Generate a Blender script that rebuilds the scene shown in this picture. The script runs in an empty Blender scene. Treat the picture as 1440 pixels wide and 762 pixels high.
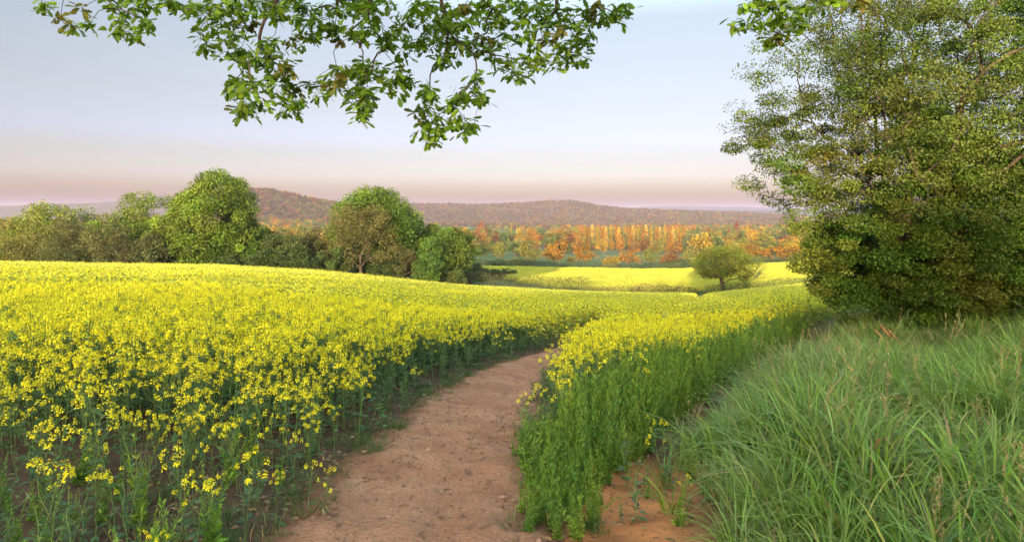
import bpy, math, random
import numpy as np
from mathutils import Vector

RNG = np.random.default_rng(7)
random.seed(7)
R = math.radians
F, CX, HY, CAMZ = 890.0, 720.0, 300.0, 1.8      # focal length in pixels of the 1440 wide photograph, centre column, eye level row, eye height
SC = bpy.context.scene
COL = SC.collection

# ------------------------------------------------------------------ noise
def _hash(ix, iy, s):
    h = np.sin(ix * 127.1 + iy * 311.7 + s * 74.7) * 43758.5453
    return h - np.floor(h)
def vnoise(x, y, s=0):
    x = np.asarray(x, float); y = np.asarray(y, float)
    ix = np.floor(x); iy = np.floor(y); fx = x - ix; fy = y - iy
    fx = fx * fx * (3 - 2 * fx); fy = fy * fy * (3 - 2 * fy)
    a = _hash(ix, iy, s); b = _hash(ix + 1, iy, s); c = _hash(ix, iy + 1, s); d = _hash(ix + 1, iy + 1, s)
    return (a * (1 - fx) + b * fx) * (1 - fy) + (c * (1 - fx) + d * fx) * fy * 1.0
def fnoise(x, y, s=0, o=4):
    t = 0; a = .5; f = 1.0
    for k in range(o):
        t = t + a * (vnoise(np.asarray(x) * f, np.asarray(y) * f, s + k * 3) - .5); a *= .5; f *= 2.03
    return t
def sstep(a, b, x):
    t = np.clip((np.asarray(x, float) - a) / (b - a), 0, 1); return t * t * (3 - 2 * t)

# ------------------------------------------------------------------ terrain
_u = np.linspace(-1.3, 1.3, 521)
def _smooth(xs, ys, w=14):
    t = np.interp(_u, xs, ys); k = np.exp(-np.linspace(-2.5, 2.5, 2 * w + 1) ** 2); k /= k.sum()
    return np.convolve(np.pad(t, w, mode='edge'), k, 'valid')
SL = _smooth([-1.2, -.81, -.64, -.47, -.30, -.08, .17, .30, .46, .62, .9],
             [.066, .067, .071, .073, .085, .106, .120, .122, .106, .088, .08])
ED = _smooth([-1.2, -.81, -.64, -.47, -.30, -.08, .17, .30, .46, .62, 1.0],
             [98, 99, 100, 101, 105, 114, 125, 123, 112, 105, 100])
def slope(u): return np.interp(u, _u, SL)
def edge(u): return np.interp(u, _u, ED)
PY = np.array([-6, -2, 1, 3, 4.4, 6.6, 9.9, 14, 20, 40, 60, 80, 100, 122, 150, 200, 240])
PX = np.array([-.9, -.8, -.76, -.71, -.70, -.68, -.40, .34, 2.5, 10.0, 17.4, 23.9, 30.0, 36.7, 57.5, 79, 90])
PW = np.array([.85, .85, .85, .85, .84, .82, .76, .62, .5, .55, .6, .8, 1.1, 1.25, .35, .35, .35])
_yy = np.linspace(-6, 240, 2461)
def _sm1(xs, ys, w=12):
    t = np.interp(_yy, xs, ys); k = np.exp(-np.linspace(-2.2, 2.2, 2 * w + 1) ** 2); k /= k.sum()
    return np.convolve(np.pad(t, w, mode='edge'), k, 'valid')
PXS = _sm1(PY, PX); PWS = _sm1(PY, PW)
def pathx(y): return np.interp(y, _yy, PXS)
def pathw(y): return np.interp(y, _yy, PWS)
RY = np.array([-6, 1, 4.4, 5.5, 6.6, 8, 10.5, 14, 18, 30, 60, 125])
RX = np.array([.4, .4, .58, .85, 1.3, 1.95, 3.2, 5.5, 8.4, 16, 32, 64])
RXS = _sm1(RY, RX)
def rightx(y): return np.interp(y, _yy, RXS)

def H(x, y):
    x = np.asarray(x, float); y = np.asarray(y, float)
    u = np.clip(x / np.maximum(y, 5.0), -1.25, 1.25)
    s = slope(u); E = edge(u)
    z = -s * np.clip(y, 0, None)
    soft = np.clip(y - E, 0, None)
    # beyond the crop's far edge the slope eases towards the valley floor
    z = np.where(y > E, -s * E - .043 * np.clip(soft, 0, 480), z)
    z = z + .004 * np.clip(y - 2600, 0, 9000)
    z = np.where(y < 0, -.075 * np.clip(y, -90, 0), z)
    far = sstep(15, 80, y)
    z = z + far * .9 * fnoise(x / 30, y / 30, 11, 3) + sstep(250, 700, y) * 7 * fnoise(x / 260, y / 260, 17, 3)
    near = 1 - sstep(25, 40, y)
    d = x - rightx(y)
    z = z + near * (.20 * np.exp(-((d - 1.9) / 1.0) ** 2) + .02 * sstep(1.2, 4.0, d) + .22 * sstep(2.5, 6.5, d) - .13 * np.exp(-((d - .35) / .4) ** 2) * sstep(5, 7, y))
    z = z + near * (.05 + .42 * sstep(.6, 1.6, d)) * fnoise(x * .75, y * .75, 23, 3)
    return z
def P(px, d):                                     # world x of a photo column at depth d
    return (px - CX) / F * d
def ZR(py, d):                                    # world height of a photo row at depth d
    return CAMZ - (py - HY) / F * d

# ------------------------------------------------------------------ mesh builder
class MB:
    def __init__(self):
        self.v = []; self.f4 = []; self.f3 = []; self.m4 = []; self.m3 = []; self.t = []; self.n = 0
    def add(self, v, quads=None, tris=None, tint=(1, 1, 1), mi=0):
        v = np.asarray(v, float).reshape(-1, 3)
        if quads is not None and len(quads):
            q = np.asarray(quads, int).reshape(-1, 4); self.f4.append(q + self.n); self.m4.append(np.full(len(q), mi) if np.isscalar(mi) else np.asarray(mi))
        if tris is not None and len(tris):
            q = np.asarray(tris, int).reshape(-1, 3); self.f3.append(q + self.n); self.m3.append(np.full(len(q), mi))
        t = np.asarray(tint, float)
        if t.ndim == 1: t = np.tile(t, (len(v), 1))
        self.v.append(v); self.t.append(t); self.n += len(v)
        return self
    def merge(self, o, M=None, off=(0, 0, 0), sc=1.0, rz=0.0, tiltx=0.0, tilty=0.0, mi=None):
        V, f4, f3, m4, m3, t = o.arrays()
        c, s = math.cos(rz), math.sin(rz)
        V = V * sc
        V = V @ np.array([[1, 0, 0], [0, math.cos(tiltx), math.sin(tiltx)], [0, -math.sin(tiltx), math.cos(tiltx)]])
        V = V @ np.array([[c, s, 0], [-s, c, 0], [0, 0, 1]]) + np.asarray(off)
        if len(f4): self.f4.append(f4 + self.n); self.m4.append(m4 if mi is None else np.full(len(f4), mi))
        if len(f3): self.f3.append(f3 + self.n); self.m3.append(m3 if mi is None else np.full(len(f3), mi))
        self.v.append(V); self.t.append(t); self.n += len(V)
    def arrays(self):
        V = np.concatenate(self.v) if self.v else np.zeros((0, 3))
        T = np.concatenate(self.t) if self.t else np.zeros((0, 3))
        f4 = np.concatenate(self.f4) if self.f4 else np.zeros((0, 4), int)
        f3 = np.concatenate(self.f3) if self.f3 else np.zeros((0, 3), int)
        m4 = np.concatenate(self.m4) if self.m4 else np.zeros(0, int)
        m3 = np.concatenate(self.m3) if self.m3 else np.zeros(0, int)
        return V, f4, f3, m4, m3, T
    def mesh(self, name, mats, smooth=False, extra=None, nrm=None):
        V, f4, f3, m4, m3, T = self.arrays()
        me = bpy.data.meshes.new(name)
        nv = len(V); n4 = len(f4); n3 = len(f3)
        me.vertices.add(nv); me.vertices.foreach_set('co', V.astype(np.float32).ravel())
        me.loops.add(n4 * 4 + n3 * 3)
        me.loops.foreach_set('vertex_index', np.concatenate([f4.ravel(), f3.ravel()]).astype(np.int32))
        me.polygons.add(n4 + n3)
        st = np.concatenate([np.arange(n4) * 4, n4 * 4 + np.arange(n3) * 3]).astype(np.int32)
        me.polygons.foreach_set('loop_start', st)
        me.polygons.foreach_set('material_index', np.concatenate([m4, m3]).astype(np.int32))
        if smooth: me.polygons.foreach_set('use_smooth', np.ones(n4 + n3, bool))
        a = me.attributes.new('tint', 'FLOAT_COLOR', 'POINT')
        a.data.foreach_set('color', np.concatenate([T, np.ones((nv, 1))], 1).astype(np.float32).ravel())
        for m in mats: me.materials.append(m)
        me.update(calc_edges=True)
        return me

def link(name, me, parent=None, loc=(0, 0, 0)):
    o = bpy.data.objects.new(name, me); COL.objects.link(o); o.location = loc
    if parent is not None: o.parent = parent
    return o
def obj(name, mb, mats, parent=None, smooth=False, loc=(0, 0, 0)):
    return link(name, mb.mesh(name, mats if isinstance(mats, (list, tuple)) else [mats], smooth), parent, loc)
def tag(o, label=None, cat=None, group=None, kind=None):
    if label: o['label'] = label
    if cat: o['category'] = cat
    if group: o['group'] = group
    if kind: o['kind'] = kind
    return o
def thing(name, label, cat, loc, group=None, rz=0.0):
    o = bpy.data.objects.new(name, None); COL.objects.link(o); o.location = loc; o.rotation_euler = (0, 0, rz)
    o.empty_display_size = .2
    return tag(o, label, cat, group)

def unit(v): return v / np.maximum(np.linalg.norm(v, axis=-1, keepdims=True), 1e-9)
def rdirs(n, rng): return unit(rng.normal(size=(n, 3)))

def tube(mb, pts, rad, sides=5, tint=(1, 1, 1), mi=0):
    pts = np.asarray(pts, float); n = len(pts)
    rad = np.broadcast_to(np.asarray(rad, float), (n,))
    d = np.gradient(pts, axis=0); d = unit(d)
    ref = np.array([0, 0, 1.0]) if abs(d[0][2]) < .9 else np.array([1.0, 0, 0])
    a = unit(np.cross(d, ref)); b = np.cross(d, a)
    th = np.linspace(0, 2 * np.pi, sides, endpoint=False)
    ring = a[:, None, :] * np.cos(th)[None, :, None] + b[:, None, :] * np.sin(th)[None, :, None]
    V = pts[:, None, :] + ring * rad[:, None, None]
    i = np.arange(n - 1)[:, None] * sides; j = np.arange(sides)[None, :]; jn = (np.arange(sides) + 1) % sides
    q = np.stack([i + j, i + jn[None, :], i + sides + jn[None, :], i + sides + j], -1).reshape(-1, 4)
    mb.add(V.reshape(-1, 3), quads=q, tint=tint, mi=mi)

def kites(mb, c, axis, nrm, L, W, tint, mi=0, fold=0.0):
    """leaf-shaped quads: base at c, pointing along axis, blade normal nrm"""
    c = np.asarray(c, float); n = len(c)
    axis = unit(axis); side = unit(np.cross(axis, nrm)); nn = np.cross(side, axis)
    L = np.broadcast_to(L, (n,))[:, None]; W = np.broadcast_to(W, (n,))[:, None]
    p0 = c; p1 = c + axis * L * .5 + side * W * .5 + nn * fold * W; p2 = c + axis * L; p3 = c + axis * L * .5 - side * W * .5 + nn * fold * W
    V = np.stack([p0, p1, p2, p3], 1).reshape(-1, 3)
    q = np.arange(n * 4).reshape(-1, 4)
    t = np.asarray(tint, float)
    if t.ndim == 1: t = np.tile(t, (n, 1))
    mb.add(V, quads=q, tint=np.repeat(t, 4, 0), mi=mi)

def vary(base, n, rng, amp=.25, hue=.12):
    b = np.asarray(base, float)
    k = np.exp(rng.normal(0, amp, (n, 1))); h = 1 + rng.normal(0, hue, (n, 3))
    return np.clip(b * k * h, .004, .95)

# ------------------------------------------------------------------ materials
def new_mat(name):
    m = bpy.data.materials.new(name); m.use_nodes = True
    nt = m.node_tree; nt.nodes.clear()
    out = nt.nodes.new('ShaderNodeOutputMaterial')
    return m, nt, out
def N(nt, t, **kw):
    n = nt.nodes.new(t)
    for k, v in kw.items(): setattr(n, k, v)
    return n
def leaf_mat(name, trans=.35, rough=.55, spec=.25, tr_tint=(1.25, 1.15, .55)):
    m, nt, out = new_mat(name); L = nt.links.new
    at = N(nt, 'ShaderNodeAttribute', attribute_name='tint')
    p = N(nt, 'ShaderNodeBsdfPrincipled'); p.inputs['Roughness'].default_value = rough
    p.inputs['Specular IOR Level'].default_value = spec
    L(at.outputs['Color'], p.inputs['Base Color'])
    t = N(nt, 'ShaderNodeBsdfTranslucent')
    mx = N(nt, 'ShaderNodeMix', data_type='RGBA', blend_type='MULTIPLY'); mx.inputs[0].default_value = 1
    L(at.outputs['Color'], mx.inputs[6]); mx.inputs[7].default_value = (*tr_tint, 1)
    L(mx.outputs[2], t.inputs['Color'])
    ms = N(nt, 'ShaderNodeMixShader'); ms.inputs[0].default_value = trans
    L(p.outputs[0], ms.inputs[1]); L(t.outputs[0], ms.inputs[2]); L(ms.outputs[0], out.inputs[0])
    return m
def noise_mat(name, cols, scale=6, detail=8, rough=.9, bump=.3, bscale=30, tint=False, pos=(.3, .5, .7), dist=.02):
    m, nt, out = new_mat(name); L = nt.links.new
    tc = N(nt, 'ShaderNodeTexCoord')
    nz = N(nt, 'ShaderNodeTexNoise'); nz.inputs['Scale'].default_value = scale; nz.inputs['Detail'].default_value = detail; nz.inputs['Roughness'].default_value = .62
    L(tc.outputs['Object'], nz.inputs['Vector'])
    cr = N(nt, 'ShaderNodeValToRGB')
    while len(cr.color_ramp.elements) < len(cols): cr.color_ramp.elements.new(.5)
    for e, c, q in zip(cr.color_ramp.elements, cols, pos): e.position = q; e.color = (*c, 1)
    L(nz.outputs[0], cr.inputs[0])
    p = N(nt, 'ShaderNodeBsdfPrincipled'); p.inputs['Roughness'].default_value = rough; p.inputs['Specular IOR Level'].default_value = .2
    src = cr.outputs[0]
    if tint:
        at = N(nt, 'ShaderNodeAttribute', attribute_name='tint')
        mx = N(nt, 'ShaderNodeMix', data_type='RGBA', blend_type='MULTIPLY'); mx.inputs[0].default_value = 1
        L(src, mx.inputs[6]); L(at.outputs['Color'], mx.inputs[7]); src = mx.outputs[2]
    L(src, p.inputs['Base Color'])
    if bump:
        n2 = N(nt, 'ShaderNodeTexNoise'); n2.inputs['Scale'].default_value = bscale; n2.inputs['Detail'].default_value = 6
        L(tc.outputs['Object'], n2.inputs['Vector'])
        b = N(nt, 'ShaderNodeBump'); b.inputs['Strength'].default_value = bump; b.inputs['Distance'].default_value = dist
        L(n2.outputs[0], b.inputs['Height']); L(b.outputs[0], p.inputs['Normal'])
    L(p.outputs[0], out.inputs[0])
    return m

M_LEAF = leaf_mat('leaf')
M_OAKLEAF = leaf_mat('oak leaf', .42, .45, .3, (1.3, 1.25, .5))
M_GRASS = leaf_mat('grass blade', .3, .5, .3, (1.15, 1.15, .6))
M_PETAL = leaf_mat('petal', .3, .6, .1, (1.0, .95, .5))
M_FAR = leaf_mat('distant foliage', .12, .8, .1)
M_BARK = noise_mat('bark', [(.022, .016, .012), (.055, .042, .032), (.095, .075, .058)], 9, 8, .9, .6, 24)
M_TWIG = noise_mat('dark twig bark', [(.02, .015, .012), (.045, .034, .028), (.08, .06, .05)], 20, 4, .9, .3, 60)
M_LITBARK = noise_mat('orange-lit cut stem bark', [(.10, .05, .025), (.22, .11, .05), (.34, .18, .085)], 12, 6, .85, .4, 30)  # warm light falling on the stems is part of this colour
M_STEM = leaf_mat('green stem', .1, .5, .3)
M_GROUND = noise_mat('ground soil and turf', [(.55, .55, .55), (1, 1, 1), (1.45, 1.4, 1.35)], 2.2, 10, .95, .6, 18, tint=True)
M_PATH = None
M_STONE = noise_mat('clod', [(.10, .055, .035), (.20, .11, .07), (.32, .2, .14)], 20, 4, .95, .4, 60)

def path_mat():
    m, nt, out = new_mat('trodden sandy earth'); L = nt.links.new
    tc = N(nt, 'ShaderNodeTexCoord')
    def nz(scale, detail=8, rough=.6, stretch=None):
        n = N(nt, 'ShaderNodeTexNoise'); n.inputs['Scale'].default_value = scale; n.inputs['Detail'].default_value = detail; n.inputs['Roughness'].default_value = rough
        if stretch:
            mp = N(nt, 'ShaderNodeMapping'); mp.inputs['Scale'].default_value = stretch; L(tc.outputs['Object'], mp.inputs[0]); L(mp.outputs[0], n.inputs[0])
        else: L(tc.outputs['Object'], n.inputs[0])
        return n
    def ramp(src, a, b, c0, c1):
        r = N(nt, 'ShaderNodeValToRGB'); r.color_ramp.elements[0].position = a; r.color_ramp.elements[1].position = b
        r.color_ramp.elements[0].color = (*c0, 1); r.color_ramp.elements[1].color = (*c1, 1); L(src, r.inputs[0]); return r
    base = ramp(nz(1.6, 10).outputs[0], .32, .68, (.37, .165, .095), (.53, .275, .175))
    fine = ramp(nz(38, 6, .7).outputs[0], .35, .62, (.55, .52, .5), (1.1, 1.1, 1.1))
    mx = N(nt, 'ShaderNodeMix', data_type='RGBA', blend_type='MULTIPLY'); mx.inputs[0].default_value = .8
    L(base.outputs[0], mx.inputs[6]); L(fine.outputs[0], mx.inputs[7])
    # trodden-in plant litter: darker specks and scuffs with a shape of their own
    sp = ramp(nz(9, 9, .72, (1, .55, 1)).outputs[0], .54, .65, (0, 0, 0), (1, 1, 1))
    m2 = N(nt, 'ShaderNodeMix', data_type='RGBA', blend_type='MIX')
    L(sp.outputs[0], m2.inputs[0]); L(mx.outputs[2], m2.inputs[6]); m2.inputs[7].default_value = (.15, .085, .058, 1)
    at = N(nt, 'ShaderNodeAttribute', attribute_name='tint')
    m3 = N(nt, 'ShaderNodeMix', data_type='RGBA', blend_type='MULTIPLY'); m3.inputs[0].default_value = 1
    L(m2.outputs[2], m3.inputs[6]); L(at.outputs['Color'], m3.inputs[7])
    p = N(nt, 'ShaderNodeBsdfPrincipled'); p.inputs['Roughness'].default_value = .95; p.inputs['Specular IOR Level'].default_value = .15
    L(m3.outputs[2], p.inputs['Base Color'])
    add = N(nt, 'ShaderNodeMath', operation='ADD'); L(nz(22, 8, .7).outputs[0], add.inputs[0]); L(nz(6, 6).outputs[0], add.inputs[1])
    b = N(nt, 'ShaderNodeBump'); b.inputs['Strength'].default_value = .9; b.inputs['Distance'].default_value = .035
    L(add.outputs[0], b.inputs['Height']); L(b.outputs[0], p.inputs['Normal']); L(p.outputs[0], out.inputs[0])
    return m
M_PATH = path_mat()

# ------------------------------------------------------------------ stuff scattered as instances held inside ONE object
def scatter(name, protos, pts, vid, rot, scl, mats, label=None, cat=None):
    mb = MB(); pid = []
    for k, p in enumerate(protos):
        n0 = mb.n; mb.merge(p); pid.append(np.full(mb.n - n0, k))
    n0 = mb.n; mb.add(pts); pid.append(np.full(len(pts), -1))
    me = mb.mesh(name, mats)
    def put(nm, typ, arr, key):
        a = me.attributes.new(nm, typ, 'POINT'); a.data.foreach_set(key, arr.ravel())
    put('proto', 'INT', np.concatenate(pid).astype(np.int32), 'value')
    pad = lambda a, w: np.concatenate([np.zeros((n0, w)), np.asarray(a, float).reshape(-1, w)]).astype(np.float32)
    put('vid', 'INT', np.concatenate([np.zeros(n0), vid]).astype(np.int32), 'value')
    put('rot', 'FLOAT_VECTOR', pad(rot, 3), 'vector'); put('scl', 'FLOAT_VECTOR', pad(scl, 3), 'vector')
    o = link(name, me); tag(o, label, cat, None, 'stuff')
    ng = bpy.data.node_groups.new(name + ' scatter', 'GeometryNodeTree')
    ng.interface.new_socket('Geometry', in_out='INPUT', socket_type='NodeSocketGeometry')
    ng.interface.new_socket('Geometry', in_out='OUTPUT', socket_type='NodeSocketGeometry')
    nd = ng.nodes.new; L = ng.links.new
    gi = nd('NodeGroupInput'); go = nd('NodeGroupOutput')
    def attr(nm, dt):
        a = nd('GeometryNodeInputNamedAttribute'); a.data_type = dt; a.inputs['Name'].default_value = nm; return a.outputs['Attribute']
    cmp_ = nd('FunctionNodeCompare'); cmp_.data_type = 'INT'; cmp_.operation = 'LESS_THAN'
    ia = [s for s in cmp_.inputs if s.type == 'INT']; pa = attr('proto', 'INT'); L(pa, ia[0]); ia[1].default_value = 0
    sp = nd('GeometryNodeSeparateGeometry'); sp.domain = 'POINT'
    L(gi.outputs[0], sp.inputs[0]); L(cmp_.outputs[0], sp.inputs[1])
    si = nd('GeometryNodeSplitToInstances'); si.domain = 'POINT'
    L(sp.outputs[1], si.inputs[0]); L(pa, si.inputs['Group ID'])
    io = nd('GeometryNodeInstanceOnPoints')
    L(sp.outputs[0], io.inputs['Points']); L(si.outputs['Instances'], io.inputs['Instance'])
    io.inputs['Pick Instance'].default_value = True
    L(attr('vid', 'INT'), io.inputs['Instance Index'])
    er = nd('FunctionNodeEulerToRotation'); L(attr('rot', 'FLOAT_VECTOR'), er.inputs[0]); L(er.outputs[0], io.inputs['Rotation'])
    L(attr('scl', 'FLOAT_VECTOR'), io.inputs['Scale'])
    L(io.outputs[0], go.inputs[0])
    md = o.modifiers.new('scatter', 'NODES'); md.node_group = ng
    return o
def align_rot(x, y, rz, eps=.6, amt=1.0):
    gx = (H(x + eps, y) - H(x - eps, y)) / (2 * eps) * amt; gy = (H(x, y + eps) - H(x, y - eps)) / (2 * eps) * amt
    n = unit(np.stack([-gx, -gy, np.ones_like(gx)], -1))
    c, s = np.cos(rz), np.sin(rz)
    lx = n[:, 0] * c + n[:, 1] * s; ly = -n[:, 0] * s + n[:, 1] * c
    a = -np.arcsin(np.clip(ly, -1, 1)); b = np.arctan2(lx, n[:, 2])
    return np.stack([a, b, rz], -1)

# ------------------------------------------------------------------ the ground sheet, path, hills
def ground():
    ys = np.concatenate([np.arange(-90, -6, 3.0), np.arange(-6, 26, .16), np.geomspace(26, 9000, 230)])
    U = np.linspace(-1, 1, 361); U = np.sign(U) * np.abs(U) ** 1.15
    W = 14 + 1.35 * np.abs(ys)
    X = U[None, :] * W[:, None]; Y = np.repeat(ys[:, None], len(U), 1)
    Z = H(X, Y)
    Z = Z + (1 - sstep(9, 14, Y)) * (.05 * fnoise(X * 5, Y * 5, 51, 3) + .035 * fnoise(X * 14, Y * 14, 52, 2)) * (Y > 2)
    pd = np.abs(X - pathx(Y)) - pathw(Y)
    Z = Z - .05 * (1 - sstep(0, .25, pd)) * (Y < 150)
    n, m = X.shape
    i = np.arange(n - 1)[:, None] * m; j = np.arange(m - 1)[None, :]
    q = np.stack([i + j, i + j + 1, i + m + j + 1, i + m + j], -1).reshape(-1, 4)
    u = X / np.maximum(Y, 5); E = edge(np.clip(u, -1.25, 1.25))
    dark = np.array([.10, .055, .036]); red = np.array([.40, .155, .058]); turf = np.array([.055, .085, .028])
    T = np.tile(dark, (n, m, 1))
    dr = X - rightx(Y)
    bare = (1 - sstep(.55, 1.1, dr)) * sstep(-.45, -.15, dr) * (1 - sstep(6.2, 7.5, Y)) * sstep(-.2, .1, X - pathx(Y) - pathw(Y) + .3)
    T = T * (1 - bare[..., None]) + red * bare[..., None]
    bank = sstep(.6, 1.2, dr) * (Y < 40)
    T = T * (1 - bank[..., None]) + (turf * .6 + dark * .4) * bank[..., None]
    fr = sstep(0, 4, Y - E)
    hollow = np.array([.05, .085, .025]); mead = np.stack([.045 + .06 * vnoise(X / 90, Y / 90, 5), .085 + .06 * vnoise(X / 90, Y / 90, 6), .025 + .02 * vnoise(X / 90, Y / 90, 7)], -1)
    wood = np.array([.06, .055, .028])
    wz = sstep(.35, .6, vnoise(X / 140, Y / 140, 9))[..., None]
    wz = wz * sstep(300, 420, Y)[..., None]; fcol = mead * (1 - wz) + wood * wz; hz = sstep(260, 200, Y)[..., None] if False else (1 - sstep(200, 260, Y))[..., None]; fcol = fcol * (1 - hz) + hollow * hz
    T = T * (1 - fr[..., None]) + fcol * fr[..., None]
    mb = MB(); mb.add(np.stack([X, Y, Z], -1).reshape(-1, 3), quads=q, tint=T.reshape(-1, 3))
    o = obj('ground', mb, M_GROUND, smooth=True); tag(o, kind='structure')
def footpath():
    ys = np.concatenate([np.arange(-4, 17, .07), np.arange(17, 146, .8)])
    t = np.linspace(-1, 1, 33)
    Y = np.repeat(ys[:, None], 33, 1)
    wob = 1 + .24 * fnoise(Y * .9, np.sign(t)[None, :] * 3 + 0 * Y, 31, 4) * 2
    X = pathx(Y) + t[None, :] * (pathw(Y) + .14) * wob
    nearw = 1 - sstep(14, 20, Y)
    Z = H(X, Y) + .03 + nearw * (.085 * fnoise(X * 3.2, Y * 1.6, 41, 4) + .03 * fnoise(X * 11, Y * 9, 43, 3)) - .05 * np.abs(t[None, :]) ** 6 - .035 * np.exp(-((t[None, :] - .30 - .12 * np.sin(Y * .9)) / .16) ** 2) * nearw - .03 * np.exp(-((t[None, :] + .38 + .1 * np.sin(Y * .7)) / .18) ** 2) * nearw
    n, m = X.shape
    i = np.arange(n - 1)[:, None] * m; j = np.arange(m - 1)[None, :]
    q = np.stack([i + j, i + j + 1, i + m + j + 1, i + m + j], -1).reshape(-1, 4)
    e = sstep(.62, 1.0, np.abs(t)[None, :] + .35 * fnoise(X * 4, Y * 3, 47, 4))[..., None]
    T = np.ones((n, m, 3)) * (1 - e) + np.array([.45, .40, .36]) * e
    mb = MB(); mb.add(np.stack([X, Y, Z], -1).reshape(-1, 3), quads=q, tint=T.reshape(-1, 3))
    tag(obj('path', mb, M_PATH, smooth=True), kind='structure')
HILLS = {}
def hill(name, crest, d, depth, col, seed):
    px = np.linspace(crest[0][0], crest[-1][0], 150)
    row = np.interp(px, [c[0] for c in crest], [c[1] for c in crest])
    k = np.ones(5) / 5; row = np.convolve(np.pad(row, 2, mode='edge'), k, 'valid') + .9 * fnoise(px / 14, px * 0, seed, 3)
    t = np.linspace(-1, 1, 60)
    zc = ZR(row, d)
    D = d + t[None, :] * depth + 0 * px[:, None]
    X = P(px[:, None], d) * (1 + 0 * D); Y = D
    base = H(X, Y) - 14
    prof = np.where(t < 0, (1 + t) ** 1.15, (1 - t) ** 1.4)[None, :]
    Z = base + (zc[:, None] - base) * prof
    Z = Z + depth * .012 * fnoise(X / depth * 4, Y / depth * 4, seed + 3, 4) * (1 - prof) * prof * 4
    n, m = X.shape
    i = np.arange(n - 1)[:, None] * m; j = np.arange(m - 1)[None, :]
    q = np.stack([i + j, i + m + j, i + m + j + 1, i + j + 1], -1).reshape(-1, 4)
    T = np.array(col) * (.75 + .5 * vnoise(X / 120, Y / 90, seed)[..., None])
    mb = MB(); mb.add(np.stack([X, Y, Z], -1).reshape(-1, 3), quads=q, tint=T.reshape(-1, 3))
    tag(obj(name, mb, M_GROUND, smooth=True), kind='structure')
    HILLS[name + str(seed)] = (X, Y, Z)
    return X, Y, Z

def jgrid(x0, x1, y0, y1, step, rng):
    gx, gy = np.meshgrid(np.arange(x0, x1, step), np.arange(y0, y1, step)); gx = gx.ravel(); gy = gy.ravel()
    return gx + rng.uniform(-.5, .5, len(gx)) * step, gy + rng.uniform(-.5, .5, len(gx)) * step
# ------------------------------------------------------------------ branching
def grow(root_pts, targets, rng, step, wobble=.12, wander=.35, up=0.0):
    """Joins every target to a growing tree; returns nodes, parent index per node"""
    nodes = [np.asarray(p, float) for p in root_pts]; par = [-1] + list(range(len(root_pts) - 1))
    length = [0.0]
    for k in range(1, len(nodes)): length.append(length[-1] + np.linalg.norm(nodes[k] - nodes[k - 1]))
    order = np.argsort(np.linalg.norm(targets - nodes[-1], axis=1))
    tip = np.full(len(targets), -1)
    for k in order:
        t = targets[k]; A = np.asarray(nodes); dist = np.linalg.norm(A - t, axis=1)
        cost = dist + wander * np.asarray(length) + np.where(A[:, 2] > t[2] + up, .15 * dist * (up > -5), 0)
        j = int(np.argmin(cost)); seg = max(1, int(round(dist[j] / step)))
        a = nodes[j]; last = j; dd = dist[j]
        sag = rng.normal(size=3) * wobble * dd; sag[2] += wobble * dd * .6
        for s in range(1, seg + 1):
            f = s / seg; p = a + (t - a) * f + sag * math.sin(math.pi * f) + (rng.normal(size=3) * wobble * .35 * dd / seg if s < seg else 0)
            nodes.append(p); par.append(last); length.append(length[last] + dd / seg); last = len(nodes) - 1
        tip[k] = last
    return np.asarray(nodes), np.asarray(par), tip
def limbs(mb, nodes, par, r_tip, r_root, sides=5, power=2.4, tint=(1, 1, 1), min_r=0.0):
    n = len(nodes); ch = [[] for _ in range(n)]; w = np.zeros(n)
    for i in range(n - 1, -1, -1):
        if w[i] == 0: w[i] = 1
        if par[i] >= 0: w[par[i]] += w[i]; ch[par[i]].append(i)
    rad = r_tip * w ** (1 / power); rad = rad * min(1, r_root / rad[0]) if rad[0] > r_root else rad * (1 + (r_root / rad[0] - 1) * (w / w[0]) ** .5)
    rad = np.maximum(rad, min_r)
    stack = [(0, None)]
    while stack:
        s, prev = stack.pop()
        chain = [s] if prev is None else [prev, s]; cur = s
        while ch[cur]:
            c = sorted(ch[cur], key=lambda q: -w[q]); 
            for o in c[1:]: stack.append((o, cur))
            cur = c[0]; chain.append(cur)
        if len(chain) > 1:
            rr = rad[chain].copy()
            if prev is not None: rr[0] = min(rr[0], rr[1] * 1.25)
            rr[-1] *= .6
            tube(mb, nodes[chain], rr, sides if rr.max() > r_tip * 3 else 3, tint)
    return rad

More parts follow.
